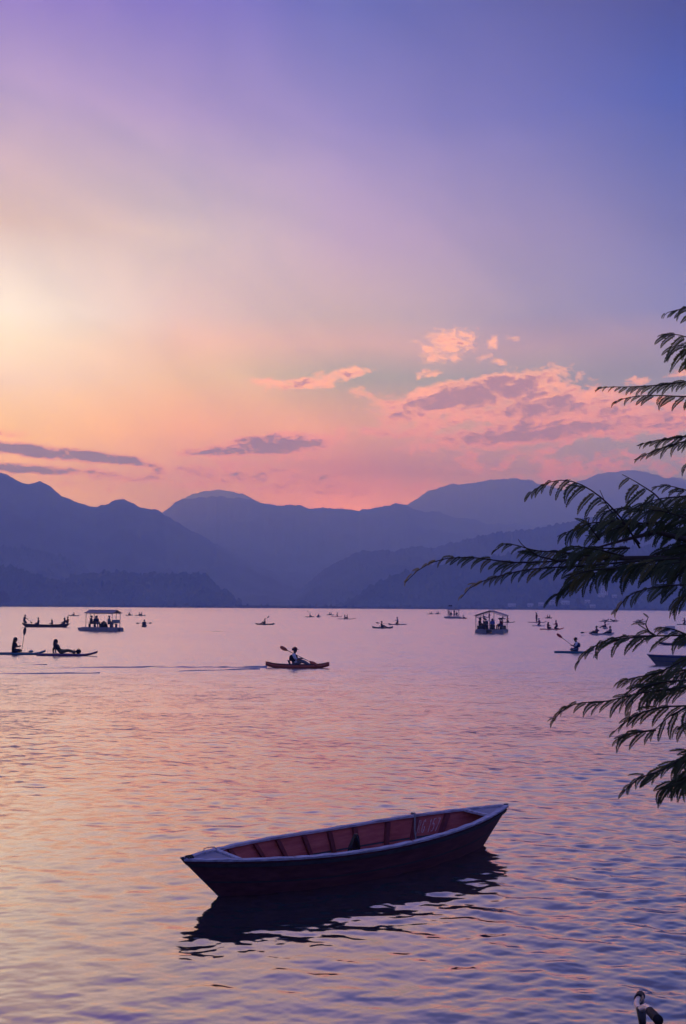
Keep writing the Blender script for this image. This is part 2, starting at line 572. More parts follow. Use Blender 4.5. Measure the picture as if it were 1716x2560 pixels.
# the near bank the photographer stands on (below the frame)
bp = [(-40, 1.9), (-6, 1.6), (0.6, 1.55), (2.2, 0.95), (4.3, 0.86), (4.9, 0.45), (5.7, -0.25), (8.0, -1.6)]
bx = np.linspace(-120, 120, 160)
bn = 0.12 * fbm1(bx / 4, 55, 4)
verts, faces = [], []
for j, (y, z) in enumerate(bp):
    for i in range(len(bx)):
        yy = y + (bn[i] * 2 if j > 3 else 0)
        verts.append((bx[i], yy, z + (0.05 * math.sin(bx[i] * 2.1 + j) if abs(bx[i]) > 4 else 0)))
for j in range(len(bp) - 1):
    for i in range(len(bx) - 1):
        a = j * len(bx) + i
        faces.append((a, a + 1, a + len(bx) + 1, a + len(bx)))
tag(link_mesh('lake_bank', mesh_from('lake_bank', verts, faces, True), None, M_ground), kind='structure')

# ------------------------------------------------------------------ water
def water_height(X, Y, spacing):
    """Sum of many short wind ripples; a ripple fades out where the sheet is too coarse to carry it."""
    r = np.random.default_rng(5)
    H = np.zeros(X.shape)
    gust = (0.55 + 0.6 * np.clip(0.5 + 0.5 * fbm2(X / 2.6, Y / 3.6, 91, 3), 0, 1.4)) * np.clip(1.0 + 0.42 * fbm2(X / 7.5, Y / 12.0, 93, 3), .45, 1.5)
    for i in range(54):
        lam = 0.075 * (0.80 / 0.075) ** ((i + r.uniform(0, 1)) / 54)
        th = r.normal(0.1, 0.55)
        kx, ky = math.sin(th) * 2 * math.pi / lam, math.cos(th) * 2 * math.pi / lam
        slope = WAVE_SLOPE * (lam / 0.6) ** (0.25 if lam < 0.6 else -1.5)
        amp = slope * lam / (2 * math.pi)
        w = np.clip(lam / (2.6 * spacing) - 0.6, 0, 1)
        ph = kx * X + ky * Y + r.uniform(0, 6.283)
        ph = ph + 0.9 * np.sin(0.37 * kx * Y - 0.29 * ky * X * 0.6 + r.uniform(0, 6.283))       # bends the crests
        H += amp * w * (np.sin(ph) + 0.18 * np.cos(2 * ph))
    return H * gust


WAVE_SLOPE = 0.0152
th = np.concatenate([np.linspace(rad(52), rad(25.5), 30)[:-1], np.linspace(rad(25.5), 0.0185, 660), np.geomspace(0.0185, 0.00245, 60)[1:]])
fan = np.concatenate([-np.linspace(rad(80), rad(23.2), 46)[:-1], np.linspace(-rad(23.2), rad(23.2), 660), np.linspace(rad(23.2), rad(80), 46)[1:]])
D = CAM_H / np.tan(th)
D = np.maximum.accumulate(D)
X = D[:, None] * np.tan(fan)[None, :]
Y = D[:, None] + 0 * X
dy = np.gradient(D)[:, None] + 0 * X
dx = np.abs(np.gradient(X, axis=1))
Hw = water_height(X, Y, np.maximum(dy * 0.9, dx))
# wake of the paddler in white
def wake(H, p0, p1, amp, width, spread, seed):
    (ax, ay), (bx_, by_) = p0, p1
    L = math.hypot(bx_ - ax, by_ - ay)
    ux, uy = (bx_ - ax) / L, (by_ - ay) / L
    s = (X - ax) * ux + (Y - ay) * uy
    t = -(X - ax) * uy + (Y - ay) * ux
    on = np.clip(s / 1.5, 0, 1) * np.clip((L - s) / (0.4 * L), 0, 1)
    t = t + 0.25 * fbm1(s.ravel() / 2.2, seed, 3).reshape(s.shape)
    for sg in (-1, 1):
        c = t - sg * spread * np.clip(s, 0, None)
        H = H + amp * on * np.exp(-(c / width) ** 2) * (0.6 + 0.4 * np.cos(5 * c / width))
    return H


_k = on_plane(309, 1580)
_e = on_plane(640, 1578)
Hw = wake(Hw, (_k.x, _k.y), (_e.x, _e.y), 0.07, 0.9, 0.02, 63)
far = (np.clip((D - 10.0) / 42.0, 0, 1) ** 0.8)[:, None] + 0 * X
verts = np.stack([X, Y, Hw], -1).reshape(-1, 3)
idx = np.arange(X.size).reshape(X.shape)
a, b, c, d = idx[:-1, :-1], idx[:-1, 1:], idx[1:, 1:], idx[1:, :-1]
F = np.stack([a, b, c, d], -1).reshape(-1, 4)
me = bpy.data.meshes.new('water')
me.vertices.add(len(verts))
me.vertices.foreach_set('co', verts.astype(np.float32).ravel())
me.loops.add(F.size)
me.loops.foreach_set('vertex_index', F.astype(np.int32).ravel())
me.polygons.add(len(F))
me.polygons.foreach_set('loop_start', np.arange(0, F.size, 4, dtype=np.int32))
me.polygons.foreach_set('loop_total', np.full(len(F), 4, dtype=np.int32))
me.polygons.foreach_set('use_smooth', np.ones(len(F), dtype=bool))
me.update()
me.validate()
# how much of the ripple spectrum the sheet leaves to the shader (short ripples are too small to mesh far out)
at_ = me.attributes.new('fine', 'FLOAT', 'POINT')
at_.data.foreach_set('value', far.astype(np.float32).ravel())

M_water = bpy.data.materials.new('lake_water')
M_water.use_nodes = True
t = M_water.node_tree
t.nodes.clear()
q = G(t)
p = q.n('ShaderNodeBsdfAnisotropic', distribution='MULTI_GGX')
p.inputs['Color'].default_value = (1.0, 0.925, 0.89, 1)
deep = q.n('ShaderNodeBsdfDiffuse')
deep.inputs['Color'].default_value = (0.030, 0.044, 0.050, 1)
# Fresnel curve: a third of the sky looking down, nearly all of it at grazing angles
_g = q.n('ShaderNodeNewGeometry')
cosv = q.m('MAXIMUM', q.v('DOT_PRODUCT', _g.outputs['Incoming'], _g.outputs['Normal']), 0.0)
refl = q.m('MULTIPLY_ADD', q.m('POWER', q.m('SUBTRACT', 1.0, cosv), 2.3), 0.72, 0.265)
wmix = q.n('ShaderNodeMixShader')
q.link(refl, wmix.inputs[0])
q.link(deep.outputs[0], wmix.inputs[1])
q.link(p.outputs[0], wmix.inputs[2])
q.link(wmix.outputs[0], q.n('ShaderNodeOutputMaterial').inputs['Surface'])
geo = q.n('ShaderNodeNewGeometry')
fine = q.n('ShaderNodeAttribute', attribute_name='fine').outputs['Fac']
q.link(q.maprange(fine, 0.0, 1.0, 0.05, 0.27, 'LINEAR'), p.inputs['Roughness'])
pos = q.v('MULTIPLY', geo.outputs['Position'], (1.0, 1.0, 0.0))


def slope_noise(vec, sc, stretch, off):
    vv = q.v('MULTIPLY_ADD', vec, (stretch * sc, sc, 0), (off, off * 1.7, off * 0.3))
    nz = q.noise(vv, 1.0, 2.0, 0.55, out=1)
    return q.v('SUBTRACT', nz, (0.5, 0.5, 0.5))


s_small = slope_noise(pos, 9.0, 0.55, 3.1)
s_mid = slope_noise(pos, 2.6, 0.5, 17.0)
s_big = slope_noise(pos, 0.55, 0.4, 29.0)
# wind patches: long streaks of rougher and calmer water
patch = q.noise(q.v('MULTIPLY', geo.outputs['Position'], (0.012, 0.035, 0)), 1.0, 3.0, 0.55)
gust = q.maprange(patch, 0.3, 0.7, 0.65, 1.3, 'LINEAR')
amp_s = q.m('MULTIPLY', q.m('MULTIPLY_ADD', fine, 0.21, 0.09), gust)
amp_m = q.m('MULTIPLY', q.m('MULTIPLY', fine, 0.24), gust)
amp_b = q.m('MULTIPLY', q.m('MULTIPLY', fine, 0.13), gust)
sl = q.n('ShaderNodeVectorMath', operation='SCALE')
q.link(s_small, sl.inputs[0]); q.link(amp_s, sl.inputs['Scale'])
sm = q.n('ShaderNodeVectorMath', operation='SCALE')
q.link(s_mid, sm.inputs[0]); q.link(amp_m, sm.inputs['Scale'])
sb = q.n('ShaderNodeVectorMath', operation='SCALE')
q.link(s_big, sb.inputs[0]); q.link(amp_b, sb.inputs['Scale'])
tot_s = q.v('ADD', q.v('ADD', sl.outputs[0], sm.outputs[0]), sb.outputs[0])
tot_s = q.v('MULTIPLY', tot_s, (1, 1.5, 0))
# far out only the near faces of the ripples are seen
tot_s = q.v('ADD', tot_s, q.xyz(0.0, q.m('MULTIPLY', fine, -0.078), 0.0))
nrm = q.v('NORMALIZE', q.v('ADD', geo.outputs['Normal'], tot_s))
q.link(nrm, p.inputs['Normal'])
tag(link_mesh('lake_water', me, None, M_water), kind='structure')

# wakes: low ridges spreading behind the moving boats
def wake_ridge(p0, p1, width, hgt, seed, wander=.25):
    a_, b_ = on_plane(*p0), on_plane(*p1)
    n_, m_ = 260, 9
    tt = np.linspace(0, 1, n_)
    L_ = (b_ - a_).length
    off = wander * fbm1(tt * L_ / 2.4, seed, 4, .55) * np.clip(tt * 6, .1, 1)
    wd = width * (.55 + .8 * tt) * (1 + .35 * fbm1(tt * L_ / 1.3, seed + 1, 3))
    hh_ = hgt * (1 - .75 * tt) * np.clip(.75 + .6 * fbm1(tt * L_ / 1.7, seed + 2, 3), .05, 1.6) * np.clip((1 - tt) * 8, 0, 1)
    d_ = (b_ - a_) / L_
    px_, py_ = -d_.y, d_.x
    vs, fs = [], []
    for i in range(n_):
        c_ = a_ + (b_ - a_) * tt[i]
        for k in range(m_):
            w = -1 + 2 * k / (m_ - 1)
            z = hh_[i] * math.exp(-(w * 1.9) ** 2) - .03 * abs(w) ** 3
            vs.append((c_.x + px_ * (off[i] + w * wd[i]), c_.y + py_ * (off[i] + w * wd[i]), z))
    for i in range(n_ - 1):
        for k in range(m_ - 1):
            q0 = i * m_ + k
            fs.append((q0, q0 + 1, q0 + m_ + 1, q0 + m_))
    tag(link_mesh('wake', mesh_from('wake', vs, fs, True), None, M_water), kind='structure')


wake_ridge((668, 1669), (150, 1667), .34, .12, 61)
wake_ridge((650, 1673), (420, 1678), .24, .08, 64)
wake_ridge((420, 1668), (-120, 1671), .30, .085, 66)
wake_ridge((250, 1683), (-120, 1686), .25, .07, 62)
wake_ridge((118, 1662), (30, 1664), .3, .07, 67)
wake_ridge((309, 1580), (620, 1579), .8, .12, 63, .1)

# ------------------------------------------------------------------ haze
hz = MB().box((0, 3300, 458), (14000, 7700, 928))
M_haze = bpy.data.materials.new('valley_haze')
M_haze.use_nodes = True
t = M_haze.node_tree
t.nodes.clear()
q = G(t)
pv = q.n('ShaderNodeVolumePrincipled')
pv.inputs['Color'].default_value = (0.34, 0.48, 1.0, 1)
pv.inputs['Absorption Color'].default_value = (1, 1, 1, 1)
pv.inputs['Density'].default_value = 0.00062
pv.inputs['Anisotropy'].default_value = 0.5
q.link(pv.outputs[0], q.n('ShaderNodeOutputMaterial').inputs['Volume'])
tag(hz.build('haze', M_haze), kind='stuff')

# ------------------------------------------------------------------ materials of the things
M_hull_out = material('weathered_maroon_paint', (0.085, 0.024, 0.034), 0.7, color2=(0.18, 0.065, 0.075), scale=7, bump=0.25, spec=0.25, stretch=(0.4, 2, 3))
M_hull_in = material('faded_red_paint', (0.36, 0.065, 0.06), 0.75, color2=(0.58, 0.16, 0.13), scale=6, bump=0.25, spec=0.25, stretch=(0.5, 2, 3))
M_rib_red = material('rib_red_paint', (0.13, 0.022, 0.032), 0.75, color2=(0.22, 0.05, 0.05), scale=9, bump=0.2, spec=0.25)
M_gunwale = material('worn_pale_paint', (0.20, 0.20, 0.26), 0.7, color2=(0.66, 0.64, 0.72), scale=9, bump=0.5, spec=0.25, stretch=(0.6, 3, 3))
M_rail_dark = material('bare_grey_wood', (0.045, 0.045, 0.05), 0.8, color2=(0.08, 0.08, 0.085), scale=10, bump=0.3, spec=0.2)
M_deck = material('greyed_boards', (0.26, 0.23, 0.26), 0.8, color2=(0.42, 0.38, 0.42), scale=7, bump=0.4, spec=0.2, stretch=(0.5, 4, 4))
M_rope = material('grey_rope', (0.20, 0.17, 0.16), 0.9, color2=(0.34, 0.30, 0.28), scale=60, spec=0.1)
M_chalk = material('white_brush_paint', (0.68, 0.58, 0.60), 0.9, color2=(0.85, 0.78, 0.78), scale=30, spec=0.1)
M_black = material('black_rubber', (0.012, 0.012, 0.014), 0.5, scale=20, spec=0.4)
M_blue_hull = material('slate_blue_paint', (0.13, 0.145, 0.15), 0.6, color2=(0.20, 0.21, 0.215), scale=4, bump=0.15, spec=0.3)
M_blue_trim = material('deep_blue_trim', (0.03, 0.06, 0.22), 0.6, scale=6, spec=0.3)
M_dark_wood = material('dark_boat_wood', (0.035, 0.022, 0.022), 0.8, color2=(0.06, 0.04, 0.04), scale=5, bump=0.2, spec=0.2)
M_steel = material('painted_steel', (0.24, 0.20, 0.19), 0.5, scale=8, spec=0.5)
M_roof = material('corrugated_roof_sheet', (0.26, 0.20, 0.22), 0.7, color2=(0.36, 0.28, 0.29), scale=3, spec=0.3)
M_float = material('grey_float_paint', (0.20, 0.20, 0.21), 0.6, color2=(0.32, 0.31, 0.32), scale=3, spec=0.3)
M_panel = material('pale_side_panel', (0.30, 0.32, 0.28), 0.6, scale=3, spec=0.3)
M_olive = material('olive_canvas', (0.07, 0.075, 0.05), 0.9, scale=8, spec=0.1)


def plastic(name, c):
    return material(name, c, 0.45, vary=0.12, scale=3, spec=0.4)


PL = dict(orange=plastic('orange_plastic', (0.52, 0.11, 0.05)), red=plastic('red_plastic', (0.40, 0.03, 0.04)), maroon=plastic('maroon_plastic', (0.16, 0.03, 0.06)),
          teal=plastic('teal_plastic', (0.05, 0.17, 0.24)), navy=plastic('navy_plastic', (0.03, 0.05, 0.13)), white=plastic('white_plastic', (0.55, 0.53, 0.56)),
          dark=plastic('dark_plastic', (0.03, 0.028, 0.035)), purple=plastic('purple_plastic', (0.13, 0.06, 0.15)), yellow=plastic('tan_plastic', (0.35, 0.22, 0.08)))


def cloth(name, c):
    return material(name, c, 0.9, vary=0.3, scale=12, bump=0.15, spec=0.1)


CL = dict(black=cloth('black_cloth', (0.016, 0.015, 0.018)), white=cloth('white_cloth', (0.62, 0.60, 0.62)), red=cloth('red_cloth', (0.22, 0.02, 0.03)),
          maroon=cloth('maroon_cloth', (0.10, 0.02, 0.035)), navy=cloth('navy_cloth', (0.02, 0.03, 0.08)), blue=cloth('blue_cloth', (0.09, 0.12, 0.32)),
          grey=cloth('grey_cloth', (0.14, 0.14, 0.15)), olive=cloth('olive_cloth', (0.06, 0.065, 0.045)), pale=cloth('pale_green_cloth', (0.26, 0.30, 0.27)),
          denim=cloth('denim_cloth', (0.05, 0.07, 0.12)))
M_skin = material('skin', (0.20, 0.11, 0.075), 0.6, vary=0.12, scale=14, spec=0.3)
M_hair = material('black_hair', (0.012, 0.010, 0.010), 0.6, vary=0.3, scale=40, spec=0.3)

# ------------------------------------------------------------------ people
# joints: x forward, y left, z up; the seat (or the feet) is at z = 0
def pose_joints(kind):
    J = {}
    if kind == 'paddling':
        J.update(pelvis=(0, 0, .11), waist=(-.02, 0, .28), chest=(.0, 0, .47), neck=(.03, 0, .60), head=(.06, 0, .73), crown=(.05, 0, .83), nose=(.165, 0, .73))
        for s, n in ((1, 'L'), (-1, 'R')):
            J.update({'sh' + n: (.01, .18 * s, .53), 'el' + n: (.14, .27 * s, .33), 'wr' + n: (.36, .20 * s, .36), 'ha' + n: (.44, .18 * s, .37),
                      'hip' + n: (.03, .10 * s, .10), 'kn' + n: (.42, .17 * s, .25), 'an' + n: (.76, .13 * s, .07), 'to' + n: (.86, .14 * s, .14)})
    elif kind == 'cross_legged':
        J.update(pelvis=(0, 0, .11), waist=(-.01, 0, .29), chest=(.03, 0, .48), neck=(.07, 0, .60), head=(.12, 0, .73), crown=(.12, 0, .83), nose=(.225, 0, .71))
        for s, n in ((1, 'L'), (-1, 'R')):
            J.update({'sh' + n: (.04, .17 * s, .53), 'el' + n: (.16, .24 * s, .33), 'wr' + n: (.34, .12 * s, .36), 'ha' + n: (.41, .07 * s, .40),
                      'hip' + n: (.03, .10 * s, .10), 'kn' + n: (.36, .30 * s, .12), 'an' + n: (.40, -.02 * s, .07), 'to' + n: (.36, -.16 * s, .06)})
    elif kind == 'kneeling':
        J.update(pelvis=(-.10, 0, .34), waist=(-.07, 0, .52), chest=(-.02, 0, .70), neck=(.02, 0, .83), head=(.05, 0, .96), crown=(.04, 0, 1.06), nose=(.155, 0, .95))
        for s, n in ((1, 'L'), (-1, 'R')):
            J.update({'sh' + n: (-.02, .18 * s, .76), 'el' + n: (.12, .27 * s, .58), 'wr' + n: (.33, .20 * s, .60), 'ha' + n: (.41, .18 * s, .61),
                      'hip' + n: (-.08, .10 * s, .32), 'kn' + n: (.28, .13 * s, .07), 'an' + n: (-.16, .12 * s, .06), 'to' + n: (-.30, .12 * s, .04)})
    elif kind == 'reclining':
        J.update(pelvis=(0, 0, .11), waist=(-.09, 0, .25), chest=(-.20, 0, .41), neck=(-.25, 0, .54), head=(-.26, 0, .67), crown=(-.28, 0, .77), nose=(-.15, 0, .68))
        for s, n in ((1, 'L'), (-1, 'R')):
            J.update({'sh' + n: (-.22, .18 * s, .47), 'el' + n: (-.36, .26 * s, .26), 'wr' + n: (-.34, .24 * s, .06), 'ha' + n: (-.28, .25 * s, .03),
                      'hip' + n: (.04, .10 * s, .10), 'kn' + n: (.44, .13 * s, .20), 'an' + n: (.82, .12 * s, .08), 'to' + n: (.90, .13 * s, .17)})
    elif kind == 'lying':
        J.update(pelvis=(0, 0, .11), waist=(-.17, 0, .16), chest=(-.35, 0, .22), neck=(-.47, 0, .29), head=(-.58, 0, .37), crown=(-.66, 0, .41), nose=(-.54, 0, .47))
        for s, n in ((1, 'L'), (-1, 'R')):
            J.update({'sh' + n: (-.40, .18 * s, .24), 'el' + n: (-.56, .32 * s, .28), 'wr' + n: (-.68, .16 * s, .30), 'ha' + n: (-.70, .08 * s, .31),
                      'hip' + n: (.04, .10 * s, .10), 'kn' + n: (.40, .13 * s, .30), 'an' + n: (.72, .12 * s, .08), 'to' + n: (.84, .13 * s, .07)})
    elif kind == 'bench':
        J.update(pelvis=(0, 0, .11), waist=(-.01, 0, .28), chest=(.02, 0, .47), neck=(.05, 0, .60), head=(.08, 0, .73), crown=(.07, 0, .83), nose=(.185, 0, .72))
        for s, n in ((1, 'L'), (-1, 'R')):
            J.update({'sh' + n: (.03, .18 * s, .53), 'el' + n: (.06, .25 * s, .28), 'wr' + n: (.28, .16 * s, .20), 'ha' + n: (.37, .14 * s, .19),
                      'hip' + n: (.04, .10 * s, .10), 'kn' + n: (.44, .12 * s, .10), 'an' + n: (.45, .12 * s, -.34), 'to' + n: (.59, .13 * s, -.40)})
    else:  # standing, feet at z = 0
        J.update(pelvis=(0, 0, .92), waist=(0, 0, 1.08), chest=(.02, 0, 1.28), neck=(.02, 0, 1.45), head=(.04, 0, 1.58), crown=(.03, 0, 1.68), nose=(.145, 0, 1.57))
        for s, n in ((1, 'L'), (-1, 'R')):
            J.update({'sh' + n: (.0, .19 * s, 1.38), 'el' + n: (.10, .27 * s, 1.12), 'wr' + n: (.33, .16 * s, 1.10), 'ha' + n: (.41, .12 * s, 1.11),
                      'hip' + n: (.0, .10 * s, .90), 'kn' + n: (.06, .13 * s, .48), 'an' + n: (.0, .14 * s, .07), 'to' + n: (.16, .16 * s, .03)})
    return {k: Vector(v) for k, v in J.items()}


BONES = [('pelvis', 'waist'), ('waist', 'chest'), ('chest', 'neck'), ('neck', 'head'), ('head', 'crown'), ('head', 'nose')]
for _n in 'LR':
    BONES += [('chest', 'sh' + _n), ('sh' + _n, 'el' + _n), ('el' + _n, 'wr' + _n), ('wr' + _n, 'ha' + _n),
              ('pelvis', 'hip' + _n), ('hip' + _n, 'kn' + _n), ('kn' + _n, 'an' + _n), ('an' + _n, 'to' + _n)]
RADII = dict(pelvis=.185, waist=.165, chest=.195, neck=.062, head=.104, crown=.08, nose=.018, sh=.098, el=.060, wr=.040, ha=.050, hip=.135, kn=.088, an=.055, to=.050)
REGION = dict(head=0, crown=0, nose=0, neck=0, ha=0, wr=0, el=1, sh=1, chest=1, waist=1, pelvis=2, hip=2, kn=2, an=2, to=0)
_pose_cache = {}


def body_mesh(kind):
    """One continuous skinned body per pose; faces carry skin / top / trousers."""
    if kind in _pose_cache:
        return _pose_cache[kind]
    J = pose_joints(kind)
    names = list(J)
    me = bpy.data.meshes.new('person_body')
    me.from_pydata([tuple(J[k]) for k in names], [(names.index(a), names.index(b)) for a, b in BONES], [])
    o = bpy.data.objects.new('tmp_body', me)
    COL.objects.link(o)
    md = o.modifiers.new('skin', 'SKIN')
    md.use_smooth_shade = True
    sv = me.skin_vertices[0].data
    for i, k in enumerate(names):
        base = k if k in RADII else k[:-1]
        r = RADII[base]
        sv[i].radius = (r, r * (0.78 if base in ('chest', 'waist') else 1.0))
        sv[i].use_root = (k == 'pelvis')
    sub = o.modifiers.new('sub', 'SUBSURF')
    sub.levels = sub.render_levels = 1
    dg = bpy.context.evaluated_depsgraph_get()
    out = bpy.data.meshes.new_from_object(o.evaluated_get(dg))
    bpy.data.objects.remove(o)
    out.name = 'person_body'
    segs = [(J[a], J[b], a, b) for a, b in BONES]
    out.materials.clear()
    for m in (M_skin, CL['black'], CL['black']):
        out.materials.append(m)
    for p in out.polygons:
        c = p.center
        best = None
        for a, b, na, nb in segs:
            ab = b - a
            tt = max(0.0, min(1.0, (c - a).dot(ab) / ab.length_squared))
            d = (c - a - ab * tt).length - 0.05
            if best is None or d < best[0]:
                best = (d, tt, na, nb)
        _, tt, na, nb = best
        k = nb if tt > 0.5 else na
        k = k if k in REGION else k[:-1]
        if na == 'chest' and nb == 'neck':
            k = 'chest' if tt < .8 else 'neck'
        if na[:2] == 'el':
            k = 'el' if tt < .25 else 'wr'
        if na[:2] == 'kn':
            k = 'kn' if tt < .9 else 'to'
        p.material_index = REGION[k]
        p.use_smooth = True
    _pose_cache[kind] = (out, J)
    return _pose_cache[kind]


def ball(c, r, squash=(1, 1, 1), n=8, m=6, zmin=-1.0, jitter=0.0):
    vs, fs = [], []
    for i in range(m + 1):
        a = -math.pi / 2 + math.pi * i / m
        z = max(math.sin(a), zmin)
        for k in range(n):
            w = 2 * math.pi * k / n
            j = 1 + jitter * (random.random() - .5)
            vs.append((c[0] + r * squash[0] * math.cos(a) * math.cos(w) * j, c[1] + r * squash[1] * math.cos(a) * math.sin(w) * j, c[2] + r * squash[2] * z))
    for i in range(m):
        for k in range(n):
            k2 = (k + 1) % n
            fs.append((i * n + k, i * n + k2, (i + 1) * n + k2, (i + 1) * n + k))
    return vs, fs


_part_cache = {}


def part_mesh(key, fn):
    if key not in _part_cache:
        _part_cache[key] = fn()
    return _part_cache[key]


def hair_mesh(kind, long):
    J = body_mesh(kind)[1]
    h, c = J['head'], J['crown']
    up = (c - h).normalized()
    mb = MB()
    ctr = h + up * 0.045 - Vector((0.022, 0, 0))
    vs, fs = ball((0, 0, 0), 0.130, (1.0, 0.92, 1.0), 10, 7, -0.25)
    mb.add([ctr + Vector(v) for v in vs], fs)
    if long:
        vs, fs = ball((0, 0, 0), 0.125, (0.62, 1.0, 1.8), 10, 7)
        mb.add([ctr + Vector((-0.065, 0, -0.15)) + Vector(v) for v in vs], fs)
    return mb.mesh('hair', True)


def vest_mesh(kind):
    """Sleeveless life vest: a thick shell round the ribcage."""
    J = body_mesh(kind)[1]
    a, b = J['waist'] - (J['chest'] - J['waist']) * 0.25, J['chest'] + (J['neck'] - J['chest']) * 0.45
    t = (b - a).normalized()
    y = Vector((0, 1, 0))
    x = y.cross(t).normalized()
    rings = []
    for s, rx, ry in ((0, .17, .20), (.06, .21, .235), (.5, .23, .25), (.82, .21, .23), (.96, .16, .18), (1.04, .10, .11)):
        c = a + (b - a) * s
        rings.append([c + x * math.cos(2 * math.pi * k / 12) * rx * 0.94 + y * math.sin(2 * math.pi * k / 12) * ry for k in range(12)])
    return MB().loft(rings).mesh('life_vest', True)


def hat_mesh(kind):
    J = body_mesh(kind)[1]
    h, c = J['head'], J['crown']
    mb = MB()
    ctr = h + (c - h).normalized() * 0.055
    vs, fs = ball((0, 0, 0), 0.136, (1, .95, 1.0), 10, 6, 0.0)
    mb.add([ctr + Vector(v) for v in vs], fs)
    mb.box(ctr + Vector((0.13, 0, 0.01)), (0.12, 0.15, 0.015))
    return mb.mesh('cap', True)


def person(loc, rz, pose, top, bottom, label, group=None, vest=None, hair='short', hat=False, scale=1.0, tilt=0.0):
    me, J = body_mesh(pose)
    o = bpy.data.objects.new('person', me)
    COL.objects.link(o)
    o.location = loc
    o.rotation_euler = (0, tilt, rz)
    o.scale = (scale * 1.08,) * 3
    for i, m in enumerate((M_skin, CL[top], CL[bottom])):
        o.material_slots[i].link = 'OBJECT'
        o.material_slots[i].material = m
    link_mesh('hair', part_mesh(('hair', pose, hair), lambda: hair_mesh(pose, hair == 'long')), o, M_hair)
    if vest:
        v = link_mesh('life_vest', part_mesh(('vest', pose), lambda: vest_mesh(pose)), o, CL['navy'])
        v.material_slots[0].link = 'OBJECT'
        v.material_slots[0].material = CL[vest]
    if hat:
        link_mesh('cap', part_mesh(('hat', pose), lambda: hat_mesh(pose)), o, CL['maroon'])
    return tag(o, label, 'person', group)


# ------------------------------------------------------------------ paddles
def paddle(center, direction, mat, label, length=2.15, double=True, group=None, roll=0.0):
    o = empty('paddle', center)
    d = Vector(direction).normalized()
    o.rotation_mode = 'QUATERNION'
    o.rotation_quaternion = d.to_track_quat('X', 'Z')
    h = length / 2

    def shaft():
        return MB().tube([(-h + .2, 0, 0), (0, 0, 0), (h - .2, 0, 0)], 0.016, 8).mesh('shaft', True)

    def blade():
        pts = [(0.0, .022), (.05, .05), (.16, .088), (.30, .098), (.40, .086), (.46, .05), (.475, .015)]
        rings = []
        for x, w in pts:
            rings.append([(x, -w, 0.004), (x, 0, 0.015), (x, w, 0.004), (x, w, -0.004), (x, 0, -0.005), (x, -w, -0.004)])
        return MB().loft(rings).mesh('blade', True)

    link_mesh('shaft', part_mesh(('shaft', length), shaft), o, M_black)
    bm_ = part_mesh(('blade',), blade)
    for s in ((1, -1) if double else (1,)):
        b = link_mesh('blade', bm_, o, M_black)
        b.location = (s * (h - .30), 0, 0)
        b.rotation_euler = (rad(90) + roll, 0, 0 if s > 0 else math.pi)
        b.material_slots[0].link = 'OBJECT'
        b.material_slots[0].material = mat
    if not double:
        link_mesh('grip', part_mesh(('pgrip', length), lambda: MB().tube([(-h + .19, -.06, 0), (-h + .19, .06, 0)], .016, 8).mesh('grip', True)), o, M_black)
    return tag(o, label, 'paddle', group)


# ------------------------------------------------------------------ kayaks and boards
def set_mat(ob, mat):
    ob.material_slots[0].link = 'OBJECT'
    ob.material_slots[0].material = mat
    return ob


def make_kayak(loc, rz, length, mat, label, group=None, seats=(0.0,), nose=0.16, trim=None):
    o = empty('kayak', loc, rz)
    L, B = round(length / 2, 2), 0.36

    def hull():
        rings = []
        for i in range(19):
            t = -1 + 2 * i / 18
            b = B * max(0.03, (1 - abs(t) ** 2.6)) ** 0.9
            zt = 0.15 + nose * abs(t) ** 4
            zb = -0.06 + (nose * 0.75 + .05) * abs(t) ** 4
            zc = zb + (zt - zb) * 0.45
            x = L * t
            w = -.07 if abs(t) < .6 else -.01
            rings.append([(x, -b * .62, zt), (x, -b * .92, zt + .012), (x, -b, zc + .03), (x, -b * .72, zb + .03), (x, 0, zb), (x, b * .72, zb + .03), (x, b, zc + .03),
                          (x, b * .92, zt + .012), (x, b * .62, zt), (x, b * .5, zt + w), (x, -b * .5, zt + w)])
        return MB().loft(rings).mesh('hull', True)

    def seat():
        rings = []
        for x, z in ((0.02, 0), (-.04, .12), (-.10, .28), (-.14, .30)):
            rings.append([(x, -.2, z), (x + .04, -.1, z), (x + .045, .1, z), (x, .2, z), (x - .03, .18, z), (x - .03, -.18, z)])
        return MB().loft(rings).mesh('seat_back', True)

    def rim():
        mb = MB()
        for s in (-1, 1):
            pts = []
            for i in range(15):
                t = -.95 + 1.9 * i / 14
                b = B * max(0.03, (1 - abs(t) ** 2.6)) ** 0.9
                pts.append((L * t, s * b * .94, .168 + nose * abs(t) ** 4))
            mb.tube(pts, .014, 5)
        return mb.mesh('rim', True)

    set_mat(link_mesh('hull', part_mesh(('khull', L, nose), hull), o, M_black), mat)
    set_mat(link_mesh('rim', part_mesh(('krim', L, nose), rim), o, M_black), trim or PL['dark'])
    for u in seats:
        s = link_mesh('seat_back', part_mesh(('kseat',), seat), o, PL['dark'])
        s.location = (u * L - .16, 0, .08)
    return tag(o, label, 'kayak', group)


